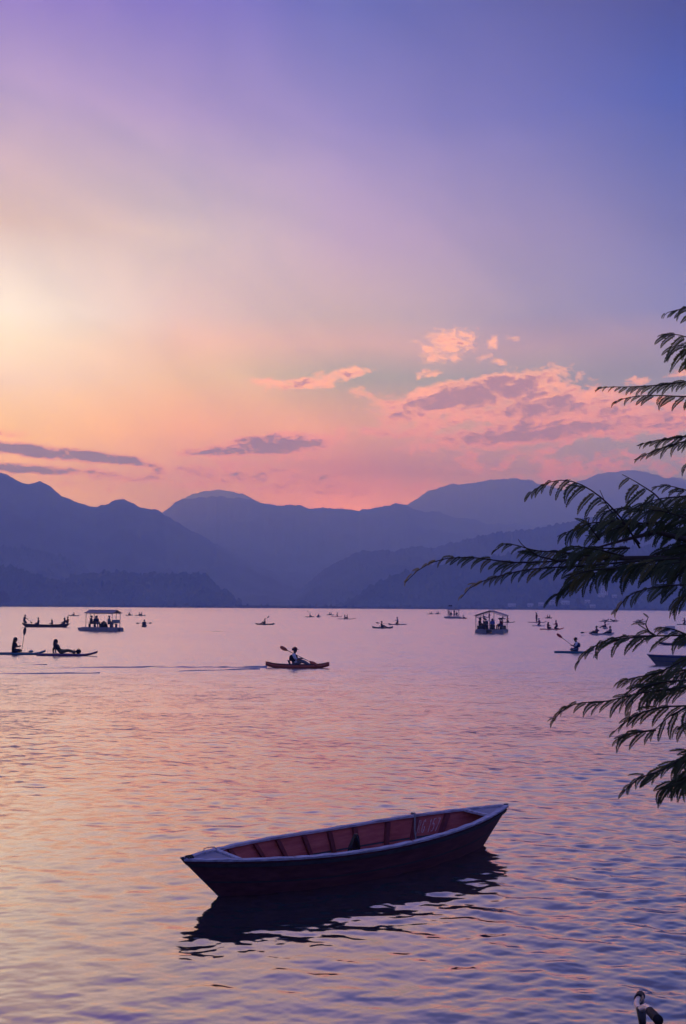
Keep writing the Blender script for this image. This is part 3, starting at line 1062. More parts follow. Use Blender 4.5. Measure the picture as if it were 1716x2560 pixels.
def make_board(loc, rz, length, mat, label, group=None, trim=None):
    """Stand-up paddle board: thin, flat, upturned nose, deck pad and fin."""
    o = empty('paddle_board', loc, rz)
    L, B = round(length / 2, 2), 0.39

    def outline(t):
        return B * max(0.02, (1 - abs(t) ** 3.2)) ** 0.8

    def lift(t):
        return 0.20 * max(0, t - .45) ** 2 / .3 + .03 * max(0, -t - .6)

    def hull():
        rings = []
        for i in range(17):
            t = -1 + 2 * i / 16
            b, z, x = outline(t), lift(t), L * t
            rings.append([(x, -b, z + .06), (x, -b * .9, z + .115), (x, 0, z + .125), (x, b * .9, z + .115), (x, b, z + .06), (x, b * .85, z - .01), (x, 0, z - .02), (x, -b * .85, z - .01)])
        return MB().loft(rings).mesh('hull', True)

    def pad():
        rings = []
        for i in range(9):
            t = -.85 + 1.25 * i / 8
            b, z, x = outline(t) * .78, lift(t) + .128, L * t
            rings.append([(x, -b, z - .006), (x, b, z - .006), (x, b * .97, z + .008), (x, -b * .97, z + .008)])
        return MB().loft(rings).mesh('deck_pad', False)

    set_mat(link_mesh('hull', part_mesh(('bhull', L), hull), o, M_black), mat)
    set_mat(link_mesh('deck_pad', part_mesh(('bpad', L), pad), o, M_black), trim or PL['dark'])
    link_mesh('fin', part_mesh(('bfin', L), lambda: MB().loft([[(-L * .8, -.01, -.02), (-L * .8 + .2, 0, -.02), (-L * .8, .01, -.02)], [(-L * .8 - .08, -.004, -.2), (-L * .8 + .02, 0, -.2), (-L * .8 - .08, .004, -.2)]]).mesh('fin')), o, PL['dark'])
    return tag(o, label, 'paddle board', group)


# ------------------------------------------------------------------ wooden row boats
class RowBoat:
    """Flat-bottomed plank boat with raked ends; every plank, rib and cap is a part."""

    def __init__(s, half=2.4835, mid=-0.135, z0=0.3635, zbow=0.446, zstern=0.464, B=0.577, pb=2.33, ps=1.61, wl=2.0, draft=0.13, thick=0.022, flare=0.66):
        s.half, s.mid, s.z0, s.zbow, s.zstern, s.B, s.pb, s.ps, s.wl, s.draft, s.th, s.flare = half, mid, z0, zbow, zstern, B, pb, ps, wl, draft, thick, flare

    def tt(s, t):
        u = s.half * t
        return (u - s.mid) / ((s.mid + s.half) if u < s.mid else (s.half - s.mid))

    def zs(s, t):
        q_ = s.tt(t)
        return s.z0 + ((s.zbow if q_ < 0 else s.zstern) - s.z0) * abs(q_) ** s.ps

    def bg(s, t):
        return s.B * (1 - abs(s.tt(t)) ** s.pb) + 0.022

    def P(s, side, t, v, off=0.0):
        """v = 0 at the chine, 1 at the sheer; off is outward."""
        zb = -s.draft + 0.05 * abs(t) ** 3
        z = zb + (s.zs(t) - zb) * v
        bb = s.flare * s.B * (1 - abs(t) ** 2.2) + 0.018
        w = v ** 0.85
        y = bb * (1 - w) + s.bg(t) * w
        ub = s.wl * t * 0.965
        u = ub + (s.half * t - ub) * v
        return Vector((u, side * (y + off), z))

    def strake(s, name, side, v0, v1, off, mat_out, mat_in, parent, n=33):
        rings = []
        for i in range(n):
            t = -1 + 2 * i / (n - 1)
            vs = [v0 + (v1 - v0) * k / 3 for k in range(4)]
            rings.append([s.P(side, t, v, off) for v in vs] + [s.P(side, t, v, off - s.th) for v in reversed(vs)])
        mb = MB().loft(rings)
        me = mb.mesh(name)
        me.materials.append(mat_out)
        me.materials.append(mat_in)
        for p in me.polygons:
            p.material_index = 1 if p.normal.y * side < -0.15 else 0
        o = link_mesh(name, me, parent)
        return o

    def build(s, name, loc, rz, mats, ribs, label, cat, group=None, deck=0.79, detail=True):
        out, inn, ribm, cap, rail, deckm = mats
        o = empty(name, loc, rz)
        for side in (-1, 1):
            s.strake('plank', side, 0.0, 0.500, 0.0, out, inn, o)
            s.strake('plank', side, 0.525, 1.0, 0.006, out, inn, o)
            s.strake('seam_batten', side, 0.485, 0.54, .004, rail, rail, o)
            # cap along the sheer, chipped and a little uneven
            rings, r2 = [], []
            for i in range(49):
                t = -1.0 + 2.0 * i / 48
                c = s.P(side, t, 1.0)
                jz = 0.003 * math.sin(i * 2.3 + side) + 0.002 * math.sin(i * 5.1)
                jy = 0.004 * math.sin(i * 1.7 + 2 * side)
                w0, w1 = (-0.052 + jy) * min(1, .25 + s.bg(t) / .12), 0.026
                rings.append([c + Vector((0, side * w1, 0.004)), c + Vector((0, side * (w1 + .002), 0.026 + jz)), c + Vector((0, side * w0, 0.028 + jz)), c + Vector((0, side * w0, 0.003))])
                d = s.P(side, t, 0.955, 0.0105)
                e = s.P(side, t, 0.875, 0.0105)
                r2.append([d, d + Vector((0, side * .02, 0)), e + Vector((0, side * .02, 0)), e])
            MB().loft(rings).build('gunwale', cap, o)
            MB().loft(r2).build('rubbing_strip', rail, o)
        rings = []
        for i in range(25):
            t = -1 + 2 * i / 24
            a, b = s.P(-1, t, 0.0, 0.002), s.P(1, t, 0.0, 0.002)
            rings.append([a, b, b + Vector((0, 0, -.02)), a + Vector((0, 0, -.02))])
        MB().loft(rings).build('bottom_board', inn, o)
        # floor boards lie above the bilge
        zf = 0.055
        for k in range(5):
            f0_, f1_ = -1 + 2 * k / 5 + .005, -1 + 2 * (k + 1) / 5 - .005
            rings = []
            for i in range(21):
                t = -.86 + 1.72 * i / 20
                zb = -s.draft + 0.05 * abs(t) ** 3
                v = max(0.0, (zf - zb) / (s.zs(t) - zb))
                a = s.P(1, t, v, -s.th - .004)
                w = max(a.y, .01)
                rings.append([(a.x, w * f0_, zf), (a.x, w * f1_, zf), (a.x, w * f1_, zf - .018), (a.x, w * f0_, zf - .018)])
            MB().loft(rings).build('floor_board', inn, o)
        for t in ribs:
            for side in (-1, 1):
                rings = []
                hw = 0.030
                for v in (0.02, .3, .6, .975 if side > 0 else 1.05):
                    c0, c1 = s.P(side, t - hw / s.half, v, -s.th - .004), s.P(side, t + hw / s.half, v, -s.th - .004)
                    rings.append([c0 + Vector((0, side * .012, 0)), c1 + Vector((0, side * .012, 0)), c1 - Vector((0, side * .036, 0)), c0 - Vector((0, side * .036, 0))])
                MB().loft(rings).build('rib', ribm, o)
        for sg in (-1, 1):
            for k, (ta, tb) in enumerate(((deck, .985),)):
                rings = []
                for i in range(7):
                    t = sg * (ta + (tb - ta) * i / 6)
                    a, b = s.P(-1, t, 0.985, -.03), s.P(1, t, 0.985, -.03)
                    a.z = b.z = s.zs(t) + 0.006
                    a.y, b.y = min(a.y, -.004), max(b.y, .004)
                    rings.append([a, (a + b) / 2, b, b - Vector((0, 0, .02)), (a + b) / 2 - Vector((0, 0, .02)), a - Vector((0, 0, .02))])
                MB().loft(rings).build('deck', deckm, o)
            t = sg * deck
            a, b = s.P(-1, t, 0.95, -.02), s.P(1, t, 0.95, -.02)
            MB().box(((a.x + b.x) / 2 - sg * .02, 0, s.zs(t) + .010), (.05, abs(b.y - a.y), .03)).build('deck_beam', cap, o)
            e = s.P(1, sg, 1.0)
            f = s.P(1, sg, 0.0)
            MB().loft([[(f.x - sg * .02, -.02, f.z), (f.x - sg * .02, .02, f.z), (f.x + sg * .025, .012, f.z), (f.x + sg * .025, -.012, f.z)],
                       [(e.x - sg * .02, -.026, e.z + .035), (e.x - sg * .02, .026, e.z + .035), (e.x + sg * .035, .016, e.z + .035), (e.x + sg * .035, -.016, e.z + .035)]]).build('stem_post', rail, o)
        if detail:
            for t in (-.33, .3):
                a, b = s.P(-1, t, .52, -.03), s.P(1, t, .52, -.03)
                MB().box((a.x, 0, a.z), (.2, abs(b.y - a.y), .028)).build('thwart', inn, o)
        return tag(o, label, cat, group)

# ------------------------------------------------------------------ the red row boat
RIBS = [-0.692, -0.523, -0.378, -0.211, -0.05, 0.112, 0.32, 0.496, 0.678]
_b, _s = on_plane(541, 2242), on_plane(1212, 2113)
_c = (_b + _s) / 2
RB = RowBoat()
red_rz = math.atan2(_s.y - _b.y, _s.x - _b.x)
red = RB.build('row_boat', (_c.x, _c.y, 0), red_rz, (M_hull_out, M_hull_in, M_rib_red, M_gunwale, M_rail_dark, M_deck), RIBS,
               'empty dark maroon wooden row boat with red inside, floating alone in front', 'row boat', detail=False)
RM = Matrix.Translation((_c.x, _c.y, 0)) @ Matrix.Rotation(red_rz, 4, 'Z')

# number brushed on the inside of the far planks
GLYPH = {'R': [[(0, 0), (0.02, 1), (.5, .98), (.62, .78), (.45, .55), (.05, .5)], [(.3, .5), (.7, .02)]],
         'G': [[(.75, .85), (.5, 1), (.2, .9), (.02, .5), (.2, .08), (.55, 0), (.8, .2), (.8, .45), (.5, .45)]],
         '1': [[(.15, .8), (.4, 1), (.38, 0)]],
         '5': [[(.75, 1), (.2, .98), (.14, .58), (.5, .64), (.75, .38), (.6, .06), (.1, .03)]],
         '7': [[(.05, .97), (.75, 1), (.35, 0)]]}
mb = MB()
cur = 0.528
for ch in 'RG 157':
    wch = 0.010 if ch == ' ' else (0.011 if ch == '1' else 0.0195)
    if ch != ' ':
        for line in GLYPH[ch]:
            pts = []
            for a, b in zip(line[:-1], line[1:]):
                for k in range(4):
                    pts.append((a[0] + (b[0] - a[0]) * k / 4, a[1] + (b[1] - a[1]) * k / 4))
            pts.append(line[-1])
            pos = [RB.P(1, cur + x * wch, 0.60 + 0.29 * y, 0.008 - RB.th - .002) for x, y in pts]
            rings = []
            for i, p in enumerate(pos):
                tg = (pos[min(i + 1, len(pos) - 1)] - pos[max(i - 1, 0)]).normalized()
                nn = (RB.P(1, cur, .8) - RB.P(1, cur, .8, -.1)).normalized()
                w = tg.cross(nn).normalized() * (0.0068 + .002 * math.sin(i * 1.9))
                rings.append([p + w, p - w, p - w + nn * .0015, p + w + nn * .0015])
            mb.loft(rings)
    cur += wch + 0.0065
mb.build('painted_number', M_chalk, red)
# lashing on the bow and a bent wire loop beside it
mb = MB()
tip = RB.P(1, -.985, 1.0)
for k in range(3):
    cc = Vector((tip.x + .015 + .026 * k, 0, tip.z + .012))
    mb.tube([cc + Vector((0, math.cos(a) * .045, math.sin(a) * .032)) for a in np.linspace(0, 6.3, 13)], .011, 6)
mb.build('bow_lashing', M_black, red, True)
p0 = RB.P(1, -.84, 1.0)
MB().tube([p0 + Vector((-.02, 0, .02)), p0 + Vector((-.01, .01, .05)), p0 + Vector((.03, .0, .06)), p0 + Vector((.10, -.02, .062)), p0 + Vector((.14, -.02, .03))], .005, 6).build('wire_loop', M_rope, red, True)
# rope hanging down inside
pts = [RB.P(1, .478, 1.04, .02) + Vector((0, 0, .02)), RB.P(1, .48, 1.06, -.04) + Vector((0, 0, .02)), RB.P(1, .483, .9, -.065), RB.P(1, .492, .72, -.06), RB.P(1, .51, .5, -.07), RB.P(1, .522, .36, -.09)]
mb = MB().tube(pts, .013, 7)
base = pts[-1]
for k in range(4):
    r0 = .055 + .014 * k
    mb.tube([base + Vector((-.03 + math.cos(a) * r0 * 1.3, -.05 + math.sin(a) * r0 * .6, .006 + .018 * math.sin(a * 2 + k) + .012 * k)) for a in np.linspace(0.4 * k, 6.2 + .4 * k, 15)], .012, 6)
rp = mb.build('rope', M_rope, None, True)
rp.matrix_world = RM
tag(rp, 'grey rope hanging over the far side into the empty red row boat', 'rope')
# bailer standing inside
_n = (RM.to_3x3() @ Vector((0, 1, 0))).normalized()
_q = RM @ Vector((0, .10, 0))
_d = ray(889, 2086)
_o = Vector((0, 0, CAM_H))
_top = _o + _d * ((_q - _o).dot(_n) / _d.dot(_n))
bl = empty('bailer', (_top.x, _top.y, _top.z), red_rz)
MB().loft([[(-.085, -.01, -.34), (.07, -.01, -.34), (.07, .08, -.34), (-.085, .08, -.34)], [(-.06, -.005, -.16), (.075, -.005, -.16), (.075, .07, -.16), (-.06, .07, -.16)],
           [(-.015, 0, -.04), (.06, 0, -.04), (.06, .045, -.04), (-.015, .045, -.04)], [(.0, .005, 0), (.045, .005, 0), (.045, .03, 0), (.0, .03, 0)]]).build('scoop', M_black, bl)
MB().tube([(.02, .0, -.03), (.03, -.035, -.08), (.035, -.035, -.18), (.03, -.005, -.24)], .012, 7).build('handle', M_black, bl, True)
tag(bl, 'small dark bailer standing inside the empty red row boat', 'bailer')


# ------------------------------------------------------------------ rafts with roofs
def raft(loc, rz, L, W, canopy, eave, ridge_h, label, group=None, float_h=0.42, pointed=True, roof_over=0.18, bench=True, panel=False, hump=False, mid_posts=True):
    """Passenger raft: two floats, deck, posts, pitched sheet roof, benches and low rails."""
    o = empty('canopy_boat', loc, rz)
    x0, x1 = canopy
    for s in (-1, 1):
        mb = MB()
        hw = W * 0.2
        yc = s * (W / 2 - hw)
        rings = []
        for x, k, z0 in ((-L / 2, 1, -.14), (-L / 2 + .25, 1, -.2), (L / 2 - L * .24, 1, -.2), (L / 2 - L * .10, .75, -.06), (L / 2, .25 if pointed else 1.0, .17 if pointed else -.15)):
            rings.append([(x, yc - hw * k, z0), (x, yc + hw * k, z0), (x, yc + hw * k, float_h - .1), (x, yc + hw * k * .9, float_h - .06), (x, yc - hw * k * .9, float_h - .06), (x, yc - hw * k, float_h - .1)])
        mb.loft(rings).build('float', M_float, o)
    MB().box((-L * .05, 0, float_h - .02), (L * .86, W - .06, .07)).build('deck', M_deck, o)
    py = W / 2 - .07
    xs = [x0, x1] + ([] if not mid_posts else [])
    for x in xs:
        for y in ((-py, 0, py) if mid_posts else (-py, py)):
            zt = eave if y else ridge_h - .02
            MB().tube([(x, y, float_h), (x, y, zt)], .038, 8).build('post', M_steel, o)
    ov = roof_over
    for s in (-1, 1):
        a0, a1 = Vector((x0 - ov, s * (W / 2 + ov), eave - .02)), Vector((x1 + ov, s * (W / 2 + ov), eave - .02))
        r0, r1 = Vector((x0 - ov, s * .004, ridge_h)), Vector((x1 + ov, s * .004, ridge_h))
        rings = []
        n = 28
        for i in range(n + 1):
            f = i / n
            bump = Vector((0, 0, .014 if i % 2 else 0))
            a, r = a0.lerp(a1, f) + bump, r0.lerp(r1, f) + bump
            rings.append([a, r, r + Vector((0, 0, .02)), a + Vector((0, 0, .02))])
        MB().loft(rings).build('roof_sheet', M_roof, o)
    mb = MB()
    mb.tube([(x0 - ov, 0, ridge_h + .03), (x1 + ov, 0, ridge_h + .03)], .04, 6)
    mb.build('ridge_cap', M_roof, o)
    for x in (x0, x1):
        MB().tube([(x, -py, eave - .05), (x, 0, ridge_h - .06), (x, py, eave - .05)], .03, 6).build('rafter', M_steel, o)
    for s in (-1, 1):
        MB().tube([(x0, s * py, eave - .06), (x1, s * py, eave - .06)], .03, 6).build('eave_beam', M_steel, o)
        MB().tube([(x0, s * py, float_h + .62), (x1, s * py, float_h + .62)], .022, 6).build('rail', M_steel, o)
    if bench:
        for s in (-1, 1):
            mb = MB()
            bx0, bx1 = x0 + .25, x1 - .25
            mb.box(((bx0 + bx1) / 2, s * (py - .28), float_h + .42), (bx1 - bx0, .42, .05))
            for x in (bx0 + .1, (bx0 + bx1) / 2, bx1 - .1):
                mb.box((x, s * (py - .28), float_h + .2), (.05, .36, .38))
            mb.build('bench', M_olive, o)
    if panel:
        MB().box((x0 + .02, 0, float_h + .72), (.03, W - .3, .42)).build('end_panel', M_panel, o)
    if hump:
        rings = []
        for f in np.linspace(0, 1, 7):
            rr = math.sin(math.pi * (0.12 + .76 * f))
            rings.append([(hump + (f - .5) * 1.0, -.42 * rr, float_h), (hump + (f - .5) * 1.0, -.34 * rr, float_h + .55 * rr), (hump + (f - .5) * 1.0, 0, float_h + .78 * rr), (hump + (f - .5) * 1.0, .34 * rr, float_h + .55 * rr), (hump + (f - .5) * 1.0, .42 * rr, float_h)])
        MB().loft(rings).build('engine_cover', M_olive, o, True)
    return tag(o, label, 'canopy boat', group)


def in_boat(loc, rz, u, v, z):
    return (loc[0] + u * math.cos(rz) - v * math.sin(rz), loc[1] + u * math.sin(rz) + v * math.cos(rz), z)


G_RIDERS = 'passengers on the roofed rafts'
# left raft, bow to the left and away
rz = rad(180 - 24)
loc = on_plane(250, 1578)
raft(loc, rz, 5.7, 1.7, (-2.35, 1.5), 2.18, 2.52, 'grey raft with a long pitched roof on posts, near the left edge', panel=True, hump=-.55, float_h=.46)
for u, v, f, pose, top, bot, lab in (
        (1.05, .38, 200, 'bench', 'black', 'black', 'person in dark clothes sitting at the bow end under the left raft roof'),
        (.25, .38, 160, 'bench', 'navy', 'denim', 'person in navy top sitting beside the green cover on the left raft'),
        (-1.55, .38, 190, 'bench', 'pale', 'denim', 'person in a pale green shirt sitting at the stern of the left raft'),
        (1.15, -.38, -20, 'reclining', 'black', 'maroon', 'person lying back on the far bench of the left raft')):
    person(in_boat(loc, rz, u, v, .46 + .45), rz + rad(f), pose, top, bot, lab, G_RIDERS)
# right raft seen from its end
rz = rad(74)
loc = on_plane(1237, 1583)
loc = Vector((loc.x, loc.y + 2.2, 0))
raft(loc, rz, 5.2, 3.45, (-2.3, 2.0), 2.12, 2.72, 'open raft with a wide gable roof seen end on, full of passengers', pointed=False, roof_over=.24, float_h=.44)
for u, v, f, pose, top, bot, z, lab in (
        (-1.7, 1.35, -90, 'bench', 'black', 'black', .87, 'left front passenger in black on the gable roofed raft'),
        (-.9, 1.35, -70, 'bench', 'black', 'grey', .87, 'passenger in black behind the left front one on the gable roofed raft'),
        (-2.1, .45, 180, 'bench', 'olive', 'black', .82, 'passenger with back turned, dark olive top, left of centre on the gable roofed raft'),
        (-2.1, -.35, 180, 'bench', 'blue', 'olive', .82, 'passenger in a blue top sitting right of centre on the gable roofed raft'),
        (-1.6, -1.3, 90, 'bench', 'maroon', 'black', .87, 'big passenger in dark maroon on the right bench of the gable roofed raft'),
        (-.7, -1.4, 100, 'bench', 'red', 'denim', .87, 'passenger in red at the right edge of the gable roofed raft'),
        (1.2, 1.2, -80, 'bench', 'grey', 'black', .87, 'passenger in grey far inside the gable roofed raft')):
    person(in_boat(loc, rz, u, v, z), rz + rad(f), pose, top, bot, lab, G_RIDERS, hair='long' if top == 'blue' else 'short')
bx = MB().box((0, 0, .26), (.55, .5, .5)).box((0, 0, .53), (.6, .55, .05)).build('box', M_olive)
bx.location = in_boat(loc, rz, -2.1, .45, .45)
tag(bx, 'olive box seat under the passenger left of centre on the gable roofed raft', 'box')
bx = MB().box((0, 0, .26), (.55, .5, .5)).box((0, 0, .53), (.6, .55, .05)).build('box', M_black)
bx.location = in_boat(loc, rz, -2.1, -.35, .45)
tag(bx, 'black box seat under the passenger in blue on the gable roofed raft', 'box')
# far raft
rz = rad(165)
loc = on_plane(1132, 1546)
raft(loc, rz, 4.6, 2.2, (-1.7, 1.2), 2.3, 2.5, 'small distant raft with a flat roof and people on deck, against the shore', float_h=.5)
fl = empty('flag', in_boat(loc, rz, .6, 0, 2.5))
MB().tube([(0, 0, 0), (0, 0, 1.15)], .03, 6).build('pole', M_steel, fl)
fm = MB().loft([[(x, .02 * math.sin(4 * x), .75), (x, .02 * math.sin(4 * x), 1.12), (x, .02 * math.sin(4 * x) + .012, 1.12), (x, .02 * math.sin(4 * x) + .012, .75)] for x in np.linspace(-.5, .5, 7)]).build('banner', M_black, fl)
tag(fl, 'dark flag standing on the roof of the small distant raft', 'flag')
for u, v, f, pose, top, z, lab in ((.9, .6, 180, 'standing', 'black', .52, 'person standing at the left end of the small distant raft'),
                                   (-.5, .5, 150, 'standing', 'maroon', .52, 'person standing mid deck on the small distant raft'),
                                   (-1.2, .6, 90, 'bench', 'black', .94, 'person seated at the right end of the small distant raft'),
                                   (.3, .75, 90, 'bench', 'black', .94, 'person seated in the middle of the small distant raft')):
    person(in_boat(loc, rz, u, v, z), rz + rad(f), pose, top, 'black', lab, G_RIDERS)

# ------------------------------------------------------------------ long wooden boat with five people
loc = on_plane(115, 1568)
rz = rad(3)
LB = RowBoat(half=3.35, mid=0.0, z0=.34, zbow=.50, zstern=.52, B=.52, wl=2.85, draft=.1)
lb = LB.build('row_boat', loc, rz, (M_dark_wood, M_dark_wood, M_dark_wood, M_dark_wood, M_rail_dark, M_dark_wood), [-.6, -.3, 0, .3, .6], 'long dark wooden boat carrying five people, left of the roofed raft', 'row boat')
G5 = 'people in the long wooden boat'
for u, v, f, pose, top, lab, hr in ((-2.95, 0, 0, 'kneeling', 'black', 'person kneeling with a paddle at the left tip of the long wooden boat', 'short'),
                                    (-1.0, .0, 180, 'bench', 'navy', 'person in navy sitting second from left in the long wooden boat', 'short'),
                                    (.9, .0, 180, 'cross_legged', 'black', 'person sitting low in the middle of the long wooden boat', 'long'),
                                    (2.6, .05, 180, 'bench', 'black', 'person sitting second from the right tip of the long wooden boat', 'long'),
                                    (3.05, 0, 180, 'paddling', 'maroon', 'person at the right tip of the long wooden boat', 'short')):
    person(in_boat(loc, rz, u, v, {'kneeling': .52, 'bench': .38, 'cross_legged': .12, 'paddling': .55}[pose]), rz + rad(f), pose, top, 'black', lab, G5, hair=hr)
paddle(in_boat(loc, rz, -2.45, -.1, 1.0), (.5, -.25, -.32), PL['dark'], 'single bladed paddle held at the left tip of the long wooden boat', 1.5, False)

# ------------------------------------------------------------------ blue moored boat, far right
_b = on_plane(1646, 1662.5)
BB = RowBoat(half=3.0, mid=0, z0=.46, zbow=.58, zstern=.56, B=.66, wl=2.5, draft=.12)
rz = rad(12)
blue = BB.build('row_boat', (_b.x + 2.35 * math.cos(rz), _b.y + 2.35 * math.sin(rz), 0), rz, (M_blue_hull, M_blue_hull, M_blue_hull, M_blue_trim, M_blue_trim, M_blue_trim), [-.5, -.2, .1, .4],
                'empty grey row boat with a blue rim, half hidden by leaves at the right edge', 'row boat')

# ------------------------------------------------------------------ kayaks and boards on the water
def span_len(px_span, loc, rz):
    d = loc.y
    return px_span * d / FPX / max(.25, abs(math.cos(rz)))


